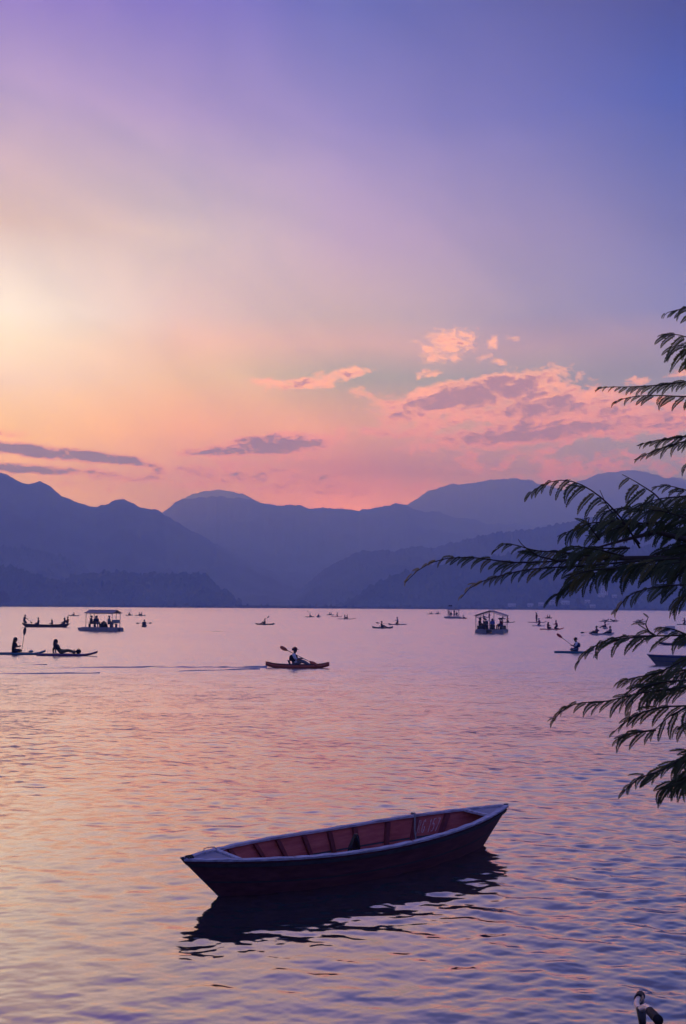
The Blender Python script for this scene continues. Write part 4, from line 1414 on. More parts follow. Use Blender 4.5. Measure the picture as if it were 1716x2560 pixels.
GK, GP, GPD = 'kayaks and boards out on the lake', 'paddlers out on the lake', 'paddles held by paddlers'
FLEET = [
    # kind, px, py, span, heading, colour, boat label, riders[(u, pose, facing, top, bottom, vest, hair, label)], paddle(u, v, z, dir, colour, label)
    ('board', 52, 1636.5, 122, 2, 'teal', 'turquoise paddle board cut by the left edge, its paddle held upright',
     [(-.30, 'cross_legged', 0, 'black', 'black', None, 'long', 'long haired person hunched on the turquoise board at the left edge')],
     (.06, .1, .62, (.10, .05, 1), 'dark', 'paddle held upright by the person on the turquoise board')),
    ('board', 168, 1639.5, 150, 2, 'purple', 'plum coloured paddle board with two bags, beside the turquoise one',
     [(-.22, 'reclining', 0, 'black', 'olive', None, 'long', 'person leaning back with legs stretched on the plum board')], None),
    ('kayak', 744, 1669.5, 158, -3, 'orange', 'orange red kayak trailing a long wake in mid lake',
     [(-.12, 'paddling', 0, 'white', 'grey', 'black', 'short', 'paddler in a white shirt and dark vest on the orange red kayak')],
     (.03, .02, .52, (.88, -.30, -.40), 'orange', 'orange bladed paddle slanting across the paddler in white')),
    ('kayak', 663, 1562, 47, 4, 'dark', 'lone dark kayak up lake from the orange red one',
     [(0, 'paddling', 180, 'black', 'black', None, 'short', 'lone dark paddler with one blade raised, above the orange red kayak')],
     (-.1, .1, .62, (.75, -.2, .65), 'dark', 'paddle raised by the lone dark paddler above the orange red kayak')),
    ('kayak', 957, 1571, 52, 3, 'dark', 'dark kayak in mid lake whose paddle is held level',
     [(-.12, 'paddling', 0, 'black', 'black', None, 'short', 'dark paddler holding the paddle level, right of mid lake')],
     (.1, -.2, .62, (1, -.15, -.1), 'dark', 'paddle held level by the dark mid lake paddler')),
    ('board', 994, 1562, 45, 182, 'purple', 'mauve board just behind the dark kayak with the level paddle',
     [(0, 'kneeling', 0, 'blue', 'black', None, 'short', 'person in a blue top kneeling on the mauve board')], None),
    ('kayak', 185, 1540, 28, 0, 'dark', 'tiny kayak seen between the long wooden boat and the left raft',
     [(.05, 'paddling', 180, 'black', 'black', None, 'short', 'tiny paddler between the long wooden boat and the left raft')], None),
    ('kayak', 323, 1539.2, 12, 60, 'dark', 'tiny short looking kayak just right of the left raft roof',
     [(0, 'paddling', 0, 'black', 'black', None, 'short', 'tiny paddler with a raised paddle right of the left raft roof')],
     (.1, .0, .6, (.6, .1, .7), 'dark', 'tiny paddle raised right of the left raft roof')),
    ('kayak', 351, 1539.5, 26, 2, 'dark', 'tiny two seat kayak farther right of the left raft roof',
     [(-.2, 'paddling', 0, 'black', 'black', None, 'short', 'rear rider of the tiny two seat kayak near the left raft'),
      (.28, 'paddling', 180, 'black', 'black', None, 'short', 'front rider of the tiny two seat kayak near the left raft')], None),
    ('kayak', 361, 1567, 0, -86, 'dark', 'kayak seen end on with a level paddle, right of the left raft',
     [(0, 'paddling', 0, 'navy', 'black', 'black', 'short', 'paddler seen face on right of the left raft')],
     (.25, 0, .45, (.06, 1, .02), 'dark', 'level paddle of the paddler seen face on')),
    ('kayak', 775, 1543, 22, 2, 'dark', 'leftmost kayak of the tiny cluster below the valley',
     [(0, 'paddling', 0, 'black', 'black', None, 'short', 'leftmost paddler of the tiny cluster below the valley')],
     (.0, .0, .8, (-.6, .1, .75), 'dark', 'thin paddle raised by the leftmost of the tiny cluster')),
    ('kayak', 797, 1543.5, 12, 70, 'dark', 'short looking kayak second from left in the tiny cluster',
     [(0, 'paddling', 180, 'black', 'black', None, 'short', 'paddler second from left in the tiny cluster below the valley')], None),
    ('kayak', 826, 1538, 18, 0, 'dark', 'farthest two seat kayak of the tiny cluster below the valley',
     [(-.25, 'paddling', 0, 'black', 'black', None, 'short', 'left rider of the farthest two seat kayak in the tiny cluster'),
      (.25, 'paddling', 180, 'black', 'black', None, 'short', 'right rider of the farthest two seat kayak in the tiny cluster')], None),
    ('board', 842, 1542, 28, 0, 'red', 'reddish board in the right part of the tiny cluster',
     [(.1, 'kneeling', 0, 'black', 'black', None, 'short', 'single rider on the reddish board of the tiny cluster')], None),
    ('board', 867, 1548, 45, 2, 'purple', 'nearest and longest board of the tiny cluster below the valley',
     [(-.22, 'paddling', 0, 'black', 'black', None, 'long', 'rear rider on the longest board of the tiny cluster'),
      (.08, 'paddling', 180, 'black', 'black', None, 'short', 'front rider on the longest board of the tiny cluster')], None),
    ('kayak', 1076, 1535.5, 17, 0, 'dark', 'tiny two seat kayak left of the small distant raft',
     [(-.1, 'paddling', 0, 'black', 'black', None, 'short', 'left rider of the tiny two seater by the distant raft'),
      (.5, 'paddling', 180, 'black', 'black', None, 'short', 'right rider of the tiny two seater by the distant raft')], None),
    ('kayak', 1095, 1535.5, 11, 30, 'dark', 'tiny dark kayak nearest the left of the small distant raft',
     [(-.3, 'paddling', 0, 'maroon', 'black', None, 'short', 'left rider in the tiny kayak nearest the distant raft'),
      (.3, 'paddling', 180, 'maroon', 'black', None, 'short', 'right rider in the tiny kayak nearest the distant raft')], None),
    ('kayak', 1158, 1547, 20, -4, 'red', 'small red kayak at the right end of the distant raft',
     [(0, 'paddling', 0, 'red', 'black', None, 'short', 'rider in red beside the small distant raft')], None),
    ('board', 1344, 1556.5, 46, 2, 'purple', 'dark board with someone standing on it, right of the gable roofed raft',
     [(-.1, 'standing', 20, 'maroon', 'black', None, 'short', 'person in dark red standing on a board right of the gable roofed raft')],
     (.0, -.15, 1.0, (.35, .1, -.9), 'dark', 'paddle of the person standing right of the gable roofed raft')),
    ('kayak', 1372, 1546, 19, 0, 'dark', 'tiny kayak with two riders far behind the red board',
     [(-.35, 'paddling', 0, 'maroon', 'black', None, 'short', 'left rider of the tiny kayak far behind the red board'),
      (.35, 'paddling', 180, 'maroon', 'black', None, 'short', 'right rider of the tiny kayak far behind the red board')], None),
    ('board', 1347, 1565.5, 33, 2, 'white', 'pale board under a kneeling person in red, right of the gable roofed raft',
     [(.1, 'kneeling', 180, 'red', 'maroon', None, 'short', 'person in bright red kneeling on the pale board')], None),
    ('board', 1380, 1574, 60, 3, 'red', 'red board shared by two people in maroon',
     [(-.33, 'cross_legged', 20, 'maroon', 'black', None, 'long', 'left of the two people in maroon on the red board'),
      (.38, 'kneeling', 180, 'red', 'black', None, 'short', 'right of the two people in maroon on the red board')], None),
    ('board', 1523, 1554.5, 56, 1, 'dark', 'dark board with two people lying low, under the drooping yellow leaf',
     [(-.35, 'lying', 180, 'black', 'black', None, 'short', 'person lying at the left end of the dark board'),
      (.5, 'lying', 0, 'black', 'black', None, 'short', 'person lying at the right end of the dark board')], None),
    ('board', 1600, 1554.5, 34, 0, 'dark', 'dark board with one person lying on it, near the right edge',
     [(0, 'lying', 180, 'black', 'black', None, 'short', 'person lying alone on the dark board near the right edge')], None),
    ('kayak', 1514, 1572, 20, 70, 'white', 'white kayak seen nearly end on, behind the pale two rider kayak',
     [(0, 'paddling', 100, 'maroon', 'black', None, 'short', 'paddler in dark red on the white end on kayak')],
     (.3, .45, .4, (-.2, .9, -.25), 'white', 'pale paddle reaching left from the white end on kayak')),
    ('kayak', 1505, 1587.5, 62, 2, 'white', 'pale kayak with two riders partly behind the leaves',
     [(-.38, 'paddling', 180, 'maroon', 'black', None, 'short', 'left rider in dark red on the pale two rider kayak'),
      (.72, 'paddling', 180, 'grey', 'black', None, 'short', 'right rider in grey on the pale two rider kayak')],
     (-1.0, -.25, .30, (-1, -.1, -.12), 'dark', 'dark blade stretched left of the pale two rider kayak')),
    ('board', 1436, 1632.5, 97, -3, 'teal', 'dark teal paddle board with a man paddling left, behind the leaf tips',
     [(.16, 'cross_legged', 180, 'white', 'denim', 'navy', 'short', 'man in a navy vest with white sleeves on the dark teal board')],
     (-.30, .1, .62, (-.72, .1, .56), 'red', 'red bladed paddle held out left by the man in the navy vest')),
    ('kayak', 1702, 1613, 108, 0, 'navy', 'navy kayak cut by the right edge, behind the hanging leaves',
     [(.2, 'paddling', 180, 'olive', 'black', None, 'short', 'rider of the navy kayak at the right edge')], None),
    ('kayak', 1207, 1544, 38, 0, 'maroon', 'maroon kayak seen through the left half of the gable roofed raft',
     [(.1, 'paddling', 0, 'maroon', 'black', None, 'short', 'rider of the maroon kayak seen through the gable roofed raft')], None),
    ('board', 1227, 1552.5, 24, 10, 'white', 'white board under a standing person, seen through the gable roofed raft',
     [(-.3, 'standing', 0, 'red', 'maroon', None, 'short', 'person in dark red standing upright, seen through the gable roofed raft')], None),
    ('kayak', 1255, 1548, 14, 5, 'dark', 'small dark kayak framed by the right half of the gable roofed raft',
     [(0, 'reclining', 180, 'black', 'black', None, 'short', 'person leaning back, framed by the right half of the gable roofed raft')], None),
    ('board', 1271, 1556.5, 34, 0, 'dark', 'dark board poking out right of the gable roofed raft',
     [(-.1, 'kneeling', 0, 'red', 'black', None, 'short', 'kneeling person half hidden by the right passengers of the gable roofed raft')], None),
]
for kind, px, py, span, hd, colr, blabel, riders, pad in FLEET:
    rz = rad(hd)
    loc = on_plane(px, py)
    L = span_len(span, loc, rz) if span else 3.0
    if abs(math.cos(rz)) < .9:
        L = 2.9
    L = min(max(L, 2.0), 4.4)
    if kind == 'kayak':
        make_kayak(loc, rz, L, PL[colr], blabel, GK, seats=[r[0] for r in riders if r[1] == 'paddling' and abs(r[0]) < .6])
        z = .085
    else:
        make_board(loc, rz, L, PL[colr], blabel, GK)
        z = .13
    for u, pose, fc, top, bot, vest, hr, lab in riders:
        person(in_boat(loc, rz, u * L / 2, 0, z), rz + rad(fc), pose, top, bot, lab, GP, vest=vest, hair=hr, hat=('white shirt' in lab))
    if pad:
        u, v, zz, dr, pc, pl = pad
        d = Vector((dr[0] * math.cos(rz) - dr[1] * math.sin(rz), dr[0] * math.sin(rz) + dr[1] * math.cos(rz), dr[2]))
        paddle(in_boat(loc, rz, u * L / 2, v, z + zz), d, PL[pc], pl, length=1.55 if pc == 'red' or 'upright' in pl else 1.95, double=not (pc == 'red' or 'upright' in pl), group=GPD)
# bags on the plum board
_l = on_plane(168, 1639.5)
bg_ = MB()
vs, fs = ball((0, 0, .14), .17, (1, .8, .85), 10, 7, jitter=.08)
bg_.add(vs, fs)
bag = bg_.build('bag', CL['black'], None, True)
bag.location = (_l.x + .70, _l.y + .03, .13)
MB().tube([(-.05, 0, .26), (-.03, 0, .33), (.04, 0, .33), (.06, 0, .26)], .012, 6).build('handle', CL['black'], bag, True)
tag(bag, 'round black bag near the nose of the plum board', 'bag')
vs, fs = ball((0, 0, .11), .13, (1, .8, .9), 10, 7, jitter=.08)
bag = MB().add(vs, fs).build('bag', PL['yellow'], None, True)
bag.location = (_l.x + .42, _l.y + .03, .13)
MB().tube([(-.04, 0, .2), (-.02, 0, .26), (.04, 0, .26), (.05, 0, .2)], .01, 6).build('handle', CL['black'], bag, True)
tag(bag, 'small tan bag between the legs and the black bag on the plum board', 'bag')
_l = on_plane(78, 1636)
vs, fs = ball((0, 0, .06), .13, (1.3, .8, .55), 10, 6, jitter=.1)
bag = MB().add(vs, fs).build('bag', PL['teal'], None, True)
bag.location = (_l.x, _l.y, .13)
MB().tube([(-.04, 0, .12), (-.02, 0, .17), (.04, 0, .17), (.05, 0, .12)], .01, 6).build('handle', CL['black'], bag, True)
tag(bag, 'low dark teal bag on the front of the turquoise board', 'bag')

# small white pedal boat behind the leaves at the right edge
_l = on_plane(1674, 1584)
pb = empty('pedal_boat', _l, rad(80))
for s in (-1, 1):
    MB().loft([[(x, s * .55 - .28 * k, -.1), (x, s * .55 + .28 * k, -.1), (x, s * .55 + .24 * k, .3), (x, s * .55 - .24 * k, .3)] for x, k in ((-1.2, .8), (-.9, 1), (.8, 1), (1.25, .35))]).build('float', PL['white'], pb)
MB().box((0, 0, .33), (1.9, 1.4, .06)).build('deck', PL['white'], pb)
MB().loft([[(-.5, -.6, .36), (-.1, -.6, .36), (-.1, -.6, .5), (-.4, -.6, .55), (-.5, -.6, .95), (-.62, -.6, .95)], [(-.5, .6, .36), (-.1, .6, .36), (-.1, .6, .5), (-.4, .6, .55), (-.5, .6, .95), (-.62, .6, .95)]]).build('seat', PL['white'], pb)
tag(pb, 'white pedal boat half hidden by leaves at the right edge', 'pedal boat')
_l = on_plane(1712, 1562)
make_board(_l, rad(5), 3.1, PL['dark'], 'dark board cut by the right edge, farther than the pedal boat', GK)
person((_l.x, _l.y, .13), rad(180), 'kneeling', 'maroon', 'black', 'person kneeling at the right edge beyond the pedal boat', GP)

# ------------------------------------------------------------------ far shore: houses and trees
from mathutils.bvhtree import BVHTree
_dg = bpy.context.evaluated_depsgraph_get()
LAND = [BVHTree.FromObject(bpy.data.objects[n], _dg) for n in ('far_shore', 'hill_right_front', 'hill_left_lower', 'hill_right_back')]


def land_hit(px, py):
    d = ray(px, py)
    best = None
    for t_ in LAND:
        h = t_.ray_cast(Vector((0, 0, CAM_H)), d)
        if h[0] is not None and (best is None or h[3] < best[1]):
            best = (h[0], h[3])
    return best[0] if best else at(px, py, 1300)


M_wall = material('pale_house_wall', (0.55, 0.53, 0.52), 0.9, vary=.1, scale=.5)
M_tin = material('pale_tin_roof', (0.38, 0.38, 0.40), 0.5, vary=.15, scale=.6)
M_pane = material('dark_window', (0.03, 0.035, 0.045), 0.2, vary=.1)


def house(px, py, w, h, label, group, storeys=1, rz=0.0):
    p = land_hit(px, py)
    o = empty('house', (p.x, p.y, p.z - .6), rz)
    MB().box((0, 0, h / 2), (w, w * .7, h)).build('wall', M_wall, o)
    rh = w * .16
    rings = [[(-w / 2 - .4, -w * .35 - .5, h - .06), (-w / 2 - .4, 0, h + rh), (-w / 2 - .4, w * .35 + .5, h - .06), (-w / 2 - .4, w * .35 + .5, h - .2), (-w / 2 - .4, 0, h + rh - .14), (-w / 2 - .4, -w * .35 - .5, h - .2)]]
    rings.append([(w / 2 + .4, b, c) for a, b, c in rings[0]])
    MB().loft(rings).build('roof', M_tin, o)
    me_ = part_mesh(('pane', 1), lambda: MB().box((0, 0, 0), (1.0, .08, 1.1)).mesh('window'))
    for s_ in range(storeys):
        for k in (-.3, 0.0, .3):
            if s_ == 0 and k == 0.0:
                d_ = MB().box((0, -w * .35 - .03, 1.0), (.9, .08, 2.0)).build('door', M_pane, o)
                continue
            wn = link_mesh('window', me_, o, M_pane)
            wn.location = (k * w, -w * .35 - .03, 1.6 + s_ * 2.9)
    return tag(o, label, 'house', group)


GH = 'houses at the foot of the right hill'
for px, py, w, h, st, lab in ((1381, 1512, 7.5, 5.6, 2, 'brightest pale house of the shore row under the leaves'), (1353, 1514, 6.5, 3.6, 1, 'low pale house left of the brightest shore house'),
                              (1413, 1510, 10, 3.4, 1, 'long low pale house right of the brightest shore house'), (1482, 1519, 6.5, 3.5, 1, 'pale house at the water line below the stepped building'),
                              (1469, 1507, 6.5, 3.5, 1, 'faint pale house left below the stepped building'), (1326, 1516, 7, 3.4, 1, 'leftmost faint house of the shore row'),
                              (1536, 1494, 6.0, 3.6, 1, 'faint house on the slope right of the stepped building'), (1503, 1492, 7.5, 4.0, 1, 'pale house on the slope just below the stepped building'),
                              (1280, 1516, 9, 3.0, 1, 'faint low house by the shore behind the gable roofed raft')):
    house(px, py, w, h, lab, GH, st, rad(random.uniform(-12, 12)))
p = land_hit(1511, 1486)
o = empty('hotel', (p.x, p.y, p.z - 1), rad(-8))
for k, (w, z0, z1) in enumerate(((9, 0, 5.5), (7, 5.5, 9), (5, 9, 12))):
    MB().box((0, 1.5 * k, (z0 + z1) / 2), (w, 7 - k, z1 - z0)).build('wall', M_wall, o)
    MB().box((0, 1.5 * k, z1 + .15), (w + .8, 7.8 - k, .3)).build('roof', M_tin, o)
    for q_ in (-.3, 0, .3):
        for zz in ((1.5, 4.2) if k == 0 else ((z0 + z1) / 2,)):
            wn = link_mesh('window', part_mesh(('pane', 1), None), o, M_pane)
            wn.location = (q_ * w, 1.5 * k - (7 - k) / 2 - .03, zz)
tag(o, 'stepped white building on the slope of the right hill', 'hotel')

M_leaf_far = material('dark_tree_leaves', (0.018, 0.028, 0.014), 0.9, color2=(0.045, 0.06, 0.028), scale=.4, spec=.1)
M_bark = material('bark', (0.05, 0.04, 0.032), 0.95, color2=(0.09, 0.075, 0.06), scale=14, bump=.6, spec=.1)


def leafy_clump(mb, c, r, n, size):
    for _ in range(n):
        v = Vector((random.gauss(0, 1), random.gauss(0, 1), random.gauss(0, 1))).normalized() * r * random.uniform(.55, 1.0) ** .6
        v.z *= .75
        a = Vector((random.gauss(0, 1), random.gauss(0, 1), random.gauss(0, 1))).normalized() * size * random.uniform(.6, 1.3)
        b = a.cross(Vector((random.gauss(0, 1), random.gauss(0, 1), random.gauss(0, 1)))).normalized() * size * random.uniform(.4, .8)
        p_ = Vector(c) + v
        mb.add([p_ - a, p_ + b, p_ + a, p_ - b], [(0, 1, 2, 3)])


def far_tree(px, py, height, width, label, group=None, clumps=9):
    p = land_hit(px, py)
    o = empty('tree', (p.x, p.y, p.z - .4))
    MB().tube([(0, 0, 0), (.1 * width * .3, 0, height * .3), (0, .1, height * .6)], [height * .035, height * .027, height * .012], 8).build('trunk', M_bark, o)
    mb = MB()
    for k in range(clumps):
        a = random.uniform(0, 6.28)
        rr = random.uniform(0, .32) * width
        leafy_clump(mb, (math.cos(a) * rr, math.sin(a) * rr, height * random.uniform(.32, .82)), width * random.uniform(.16, .26), 130, height * .035)
    mb.build('crown', M_leaf_far, o)
    return tag(o, label, 'tree', group)


far_tree(6, 1515.5, 20, 21, 'dark round tree on the far shore at the left edge', clumps=16)
GT = 'trees along the far right shore'
for px, py, h_, w_, lab in ((1400, 1519, 9, 8, 'bushy tree on the shore left of the stepped building'), (1445, 1517, 12, 10, 'tall bushy tree on the shore below the stepped building'),
                            (1560, 1516, 13, 12, 'bushy shore tree right of the stepped building'), (1590, 1520, 8, 9, 'low shore tree behind the yellow leaf tip'),
                            (1310, 1519, 6, 8, 'low shore tree right above the gable roofed raft')):
    far_tree(px, py, h_, w_, lab, GT)
# reeds and scrub fringing the shore: nobody could count them
mb = MB()
for i in range(1400):
    x = random.uniform(-520, 520)
    y = SHORE_D + float(np.interp(x, sx, edge)) + random.uniform(.5, 14)
    hgt = random.uniform(.6, 2.2) * (2.6 if random.random() < .1 else 1)
    for _ in range(4):
        dx = random.uniform(-1.4, 1.4)
        mb.add([(x + dx - .9, y, .2), (x + dx + .9, y + .4, .2), (x + dx + random.uniform(-.5, .5), y, .9 + hgt)], [(0, 1, 2)])
tag(mb.build('shore_reeds', M_leaf_far), kind='stuff')

# ------------------------------------------------------------------ feathery tree reaching in from the right
def leaf_material(name, c1, c2, tl):
    m = bpy.data.materials.new(name)
    m.use_nodes = True
    t_ = m.node_tree
    t_.nodes.clear()
    q_ = G(t_)
    p_ = q_.n('ShaderNodeBsdfPrincipled')
    tr = q_.n('ShaderNodeBsdfTranslucent')
    ad = q_.n('ShaderNodeMixShader')
    ad.inputs[0].default_value = tl
    oi = q_.n('ShaderNodeObjectInfo').outputs['Random']
    nz = q_.noise(q_.n('ShaderNodeTexCoord').outputs['Object'], 5.0, 3.0, .6)
    f = q_.m('ADD', q_.m('MULTIPLY', oi, .6), q_.m('MULTIPLY', nz, .5), clamp=True)
    c = q_.ramp(f, [(.2, (*c1, 1)), (.9, (*c2, 1))])
    q_.link(c, p_.inputs['Base Color'])
    q_.link(c, tr.inputs['Color'])
    p_.inputs['Roughness'].default_value = .6
    p_.inputs['Specular IOR Level'].default_value = .25
    q_.link(p_.outputs[0], ad.inputs[1])
    q_.link(tr.outputs[0], ad.inputs[2])
    q_.link(ad.outputs[0], q_.n('ShaderNodeOutputMaterial').inputs['Surface'])
    return m


M_leaf = leaf_material('feathery_leaf', (0.045, 0.072, 0.032), (0.125, 0.155, 0.062), .42)
M_young = leaf_material('young_leaf', (0.34, 0.28, 0.08), (0.50, 0.38, 0.14), .5)
M_half = leaf_material('half_grown_leaf', (0.09, 0.10, 0.03), (0.19, 0.18, 0.06), .45)
M_twig = material('green_brown_twig', (0.035, 0.03, 0.02), 0.8, color2=(0.06, 0.055, 0.035), scale=20, spec=.2)


def pinna_mesh(k):
    """One pinna: a curved midrib with fifteen pairs of tiny leaflets, 1 unit long."""
    r = random.Random(100 + k)
    curve = (0.30, 0.42, 0.52, 0.20, 0.46, -0.08)[k]
    fold = r.uniform(.15, .6)
    N = 19

    def mid(t):
        return Vector((t * (1 - .3 * abs(curve) * t), curve * t * t + .02 * math.sin(4 * t + k), -.06 * t * t))
    mb = MB()
    rr = []
    for i in range(8):
        t = i / 7
        p = mid(t)
        w = .011 * (1 - .7 * t)
        rr.append([p + Vector((0, -w, 0)), p + Vector((0, 0, w)), p + Vector((0, w, 0)), p + Vector((0, 0, -w))])
    mb.loft(rr)
    for i in range(N):
        t = .07 + .92 * i / (N - 1)
        p, tg = mid(t), (mid(min(1, t + .02)) - mid(t - .02)).normalized()
        ln = .15 * (math.sin(math.pi * min(1, .16 + t * .86)) ** .5) * r.uniform(.8, 1.12)
        for s in (-1, 1):
            d = (tg * r.uniform(.4, .75) + Vector((0, s, 0)) + Vector((0, 0, -fold * r.uniform(.6, 1.4)))).normalized()
            w = tg * .042
            e = p + d * ln
            m_ = p + d * ln * .55
            mb.add([p, m_ - w + Vector((0, 0, .004)), e, m_ + w], [(0, 1, 2, 3)])
    me = mesh_from('leaflet', mb.v, mb.f)
    me.materials.append(M_leaf)
    return me


PINNA = [pinna_mesh(k) for k in range(6)]
PINNA_V = [[v.co.copy() for v in m.vertices] for m in PINNA]
PINNA_F = [[tuple(p.vertices) for p in m.polygons] for m in PINNA]

mim = empty('tree', (3.05, 5.0, 0.3))
tag(mim, 'feathery leaved tree whose dark drooping fronds reach in from the right edge', 'tree')
MI = mim.matrix_basis.inverted() if False else Matrix.Translation(-Vector(mim.location))
COUNT = [0]
MASS = MB()
VIEW = Vector((0, 1, 0))


def put_pinna(parent, p, d, lenm, twist, k, mat, single):
    d = d.normalized()
    side = d.cross(VIEW)
    if side.length < .05:
        side = Vector((0, 0, 1))
    side.normalize()
    if side.z > 0:
        side = -side
    side = (Matrix.Rotation(twist, 3, d) @ side).normalized()
    nrm_ = d.cross(side).normalized()
    # leaflet plane spanned by d and side; the midrib bends towards the ground
    basis = Matrix((d, side, nrm_)).transposed()
    if single:
        o = bpy.data.objects.new('leaflet', PINNA[k])
        COL.objects.link(o)
        o.parent = parent
        M = basis.to_4x4()
        M.translation = p
        o.matrix_local = M @ Matrix.Scale(lenm, 4)
        if mat is not M_leaf:
            o.material_slots[0].link = 'OBJECT'
            o.material_slots[0].material = mat
        COUNT[0] += 1
    else:
        MASS.add([p + basis @ (v * lenm) for v in PINNA_V[k]], PINNA_F[k])


def frond(pts, plen, depth, spacing=19.0, up=.35, tips='half', single=True, ang=(30, 52), seed=0, bare=0.0, low=1.0, r0=.0042, hang=None):
    """A leaf: stalk along photograph points (base first), paired pinnae hanging off it."""
    r = random.Random(seed + int(pts[0][0] * 7 + pts[-1][1]))
    d0, d1 = depth if isinstance(depth, tuple) else (depth, depth)
    n = len(pts)
    seg = [0.0]
    for a, b in zip(pts[:-1], pts[1:]):
        seg.append(seg[-1] + math.hypot(b[0] - a[0], b[1] - a[1]))
    tot = seg[-1]

    def loc_px(s):
        i = max(k for k in range(n) if seg[k] <= s + 1e-6)
        i = min(i, n - 2)
        f = (s - seg[i]) / max(1e-6, seg[i + 1] - seg[i])
        return pts[i][0] + (pts[i + 1][0] - pts[i][0]) * f, pts[i][1] + (pts[i + 1][1] - pts[i][1]) * f

    def P(s):
        x, y = loc_px(s)
        return at(x, y, d0 + (d1 - d0) * s / tot) - Vector(mim.location)
    line = [P(tot * i / 14) for i in range(15)]
    line = [line[0]] + [(line[i - 1] + line[i] * 2 + line[i + 1]) / 4 for i in range(1, 14)] + [line[-1]]
    fr = MB().tube(line, [r0 * (1 - .7 * i / 14) for i in range(15)], 5).build('frond', M_twig, mim, True)
    par = fr if single else None
    s = tot * bare + r.uniform(0, spacing * .4)
    while s < tot * .985:
        p = P(s)
        tg = (P(min(tot, s + 6)) - P(max(0, s - 6))).normalized()
        f = s / tot
        dd = d0 + (d1 - d0) * f
        base_len = plen * 1.12 * dd / FPX * (0.75 + .25 * math.sin(math.pi * min(1, f * 1.15))) * (1 - .45 * max(0, f - .6) / .4)
        mat = M_leaf
        if tips == 'young' and f > .72:
            mat = M_young if f > .82 else M_half
        elif tips == 'half' and f > .8:
            mat = M_half
        elif r.random() < .13:
            mat = M_half
        down = Vector((0, 0, -1))
        # hanging one
        if r.random() < low:
            h_ = rad(hang if hang is not None else (ang[0] + ang[1]) * .5 - 9) + rad(r.uniform(-9, 9))
            gdir = Vector((-math.cos(h_), r.uniform(-.4, .25), -math.sin(h_)))
            dv = tg * (.22 + .7 * max(0, f - .55) / .45) + gdir * .85
            put_pinna(par, p, dv, base_len * r.uniform(.85, 1.1), rad(r.uniform(-42, 42)), r.choice((0, 1, 2, 1, 4)), mat, single)
        if r.random() < up * .8:
            dv = tg * .8 + Vector((-.6, r.uniform(.1, .5), r.uniform(.0, .32)))
            put_pinna(par, p, dv, base_len * r.uniform(.7, .95), rad(r.uniform(-70, 70)), r.choice((0, 1, 3, 4)), mat, single)
        s += spacing * 1.22 * r.uniform(.75, 1.25)
    return fr


# --- fronds, base to tip, in photograph pixels
FR = []
# top group
frond([(1800, 880), (1745, 850), (1690, 835), (1660, 838)], 78, 3.9, 20, .5, 'none', hang=34, ang=(35, 60))
frond([(1800, 905), (1740, 870), (1700, 862), (1668, 872)], 76, 3.8, 20, .4, 'none', hang=34, ang=(35, 60))
frond([(1800, 800), (1760, 775), (1716, 768), (1690, 776)], 62, 4.0, 20, .3, 'none')
frond([(1800, 775), (1745, 752), (1700, 775), (1663, 781), (1658, 797)], 40, 4.1, 20, .2, 'none', bare=.55)
frond([(1810, 945), (1716, 954), (1640, 964), (1560, 968), (1510, 966), (1487, 976)], 42, (4.2, 4.0), 14, .75, 'none', ang=(22, 40))
frond([(1810, 985), (1716, 992), (1640, 988), (1590, 990), (1550, 998), (1530, 1010)], 46, (4.1, 4.0), 16, .3, 'none', ang=(25, 45))
frond([(1810, 1085), (1716, 1090), (1665, 1097), (1620, 1105), (1592, 1114)], 44, 4.1, 15, .7, 'none', ang=(22, 40))
frond([(1810, 1080), (1716, 1102), (1660, 1118), (1610, 1138), (1585, 1150)], 46, 4.0, 15, .4, 'half', ang=(25, 42))
frond([(1800, 1130), (1750, 1140), (1718, 1160), (1708, 1182)], 40, 3.9, 16, .4, 'half')
# middle group
frond([(1600, 1370), (1562, 1304), (1541, 1281), (1517, 1254), (1476, 1222), (1428, 1199), (1378, 1201), (1330, 1226), (1311, 1250)], 66, (4.0, 3.9), 19, .18, 'half', ang=(38, 58), bare=.14)
frond([(1680, 1290), (1640, 1236), (1618, 1222), (1583, 1200), (1556, 1186)], 78, (4.05, 3.95), 24, .1, 'half', ang=(48, 72), bare=.1)
frond([(1600, 1360), (1560, 1310), (1520, 1270), (1500, 1225)], 30, 4.05, 26, .6, 'half', bare=.55)
frond([(1800, 1240), (1716, 1226), (1675, 1214), (1640, 1217)], 44, 4.1, 17, .6, 'none')
frond([(1810, 1230), (1716, 1240), (1650, 1246), (1600, 1262), (1570, 1282)], 70, (4.0, 3.9), 18, .4, 'none', ang=(30, 48))
frond([(1800, 1330), (1700, 1290), (1640, 1272), (1590, 1290), (1555, 1330)], 70, 3.9, 18, .35, 'half', ang=(30, 50))
frond([(1560, 1392), (1470, 1400), (1400, 1402), (1340, 1406), (1268, 1408), (1214, 1395), (1170, 1392), (1126, 1393), (1075, 1404), (1034, 1430), (1014, 1456)], 46, (4.1, 3.7), 18, .62, 'young', ang=(26, 44))
frond([(1600, 1400), (1500, 1412), (1418, 1417), (1348, 1420), (1281, 1430), (1241, 1442), (1201, 1454), (1171, 1468), (1152, 1496)], 48, (4.0, 3.7), 18, .5, 'young', ang=(20, 42))
frond([(1480, 1390), (1400, 1380), (1340, 1378), (1290, 1362), (1262, 1356), (1230, 1384)], 46, 3.95, 16, .7, 'half', ang=(22, 44))
frond([(1395, 1402), (1345, 1390), (1305, 1362), (1296, 1348)], 60, 3.9, 30, .9, 'half', low=.3)
frond([(1560, 1390), (1490, 1372), (1430, 1365), (1395, 1380)], 78, 3.85, 20, .6, 'none', ang=(25, 50))
frond([(1500, 1350), (1470, 1310), (1475, 1290), (1462, 1300)], 52, 4.0, 15, .6, 'none')
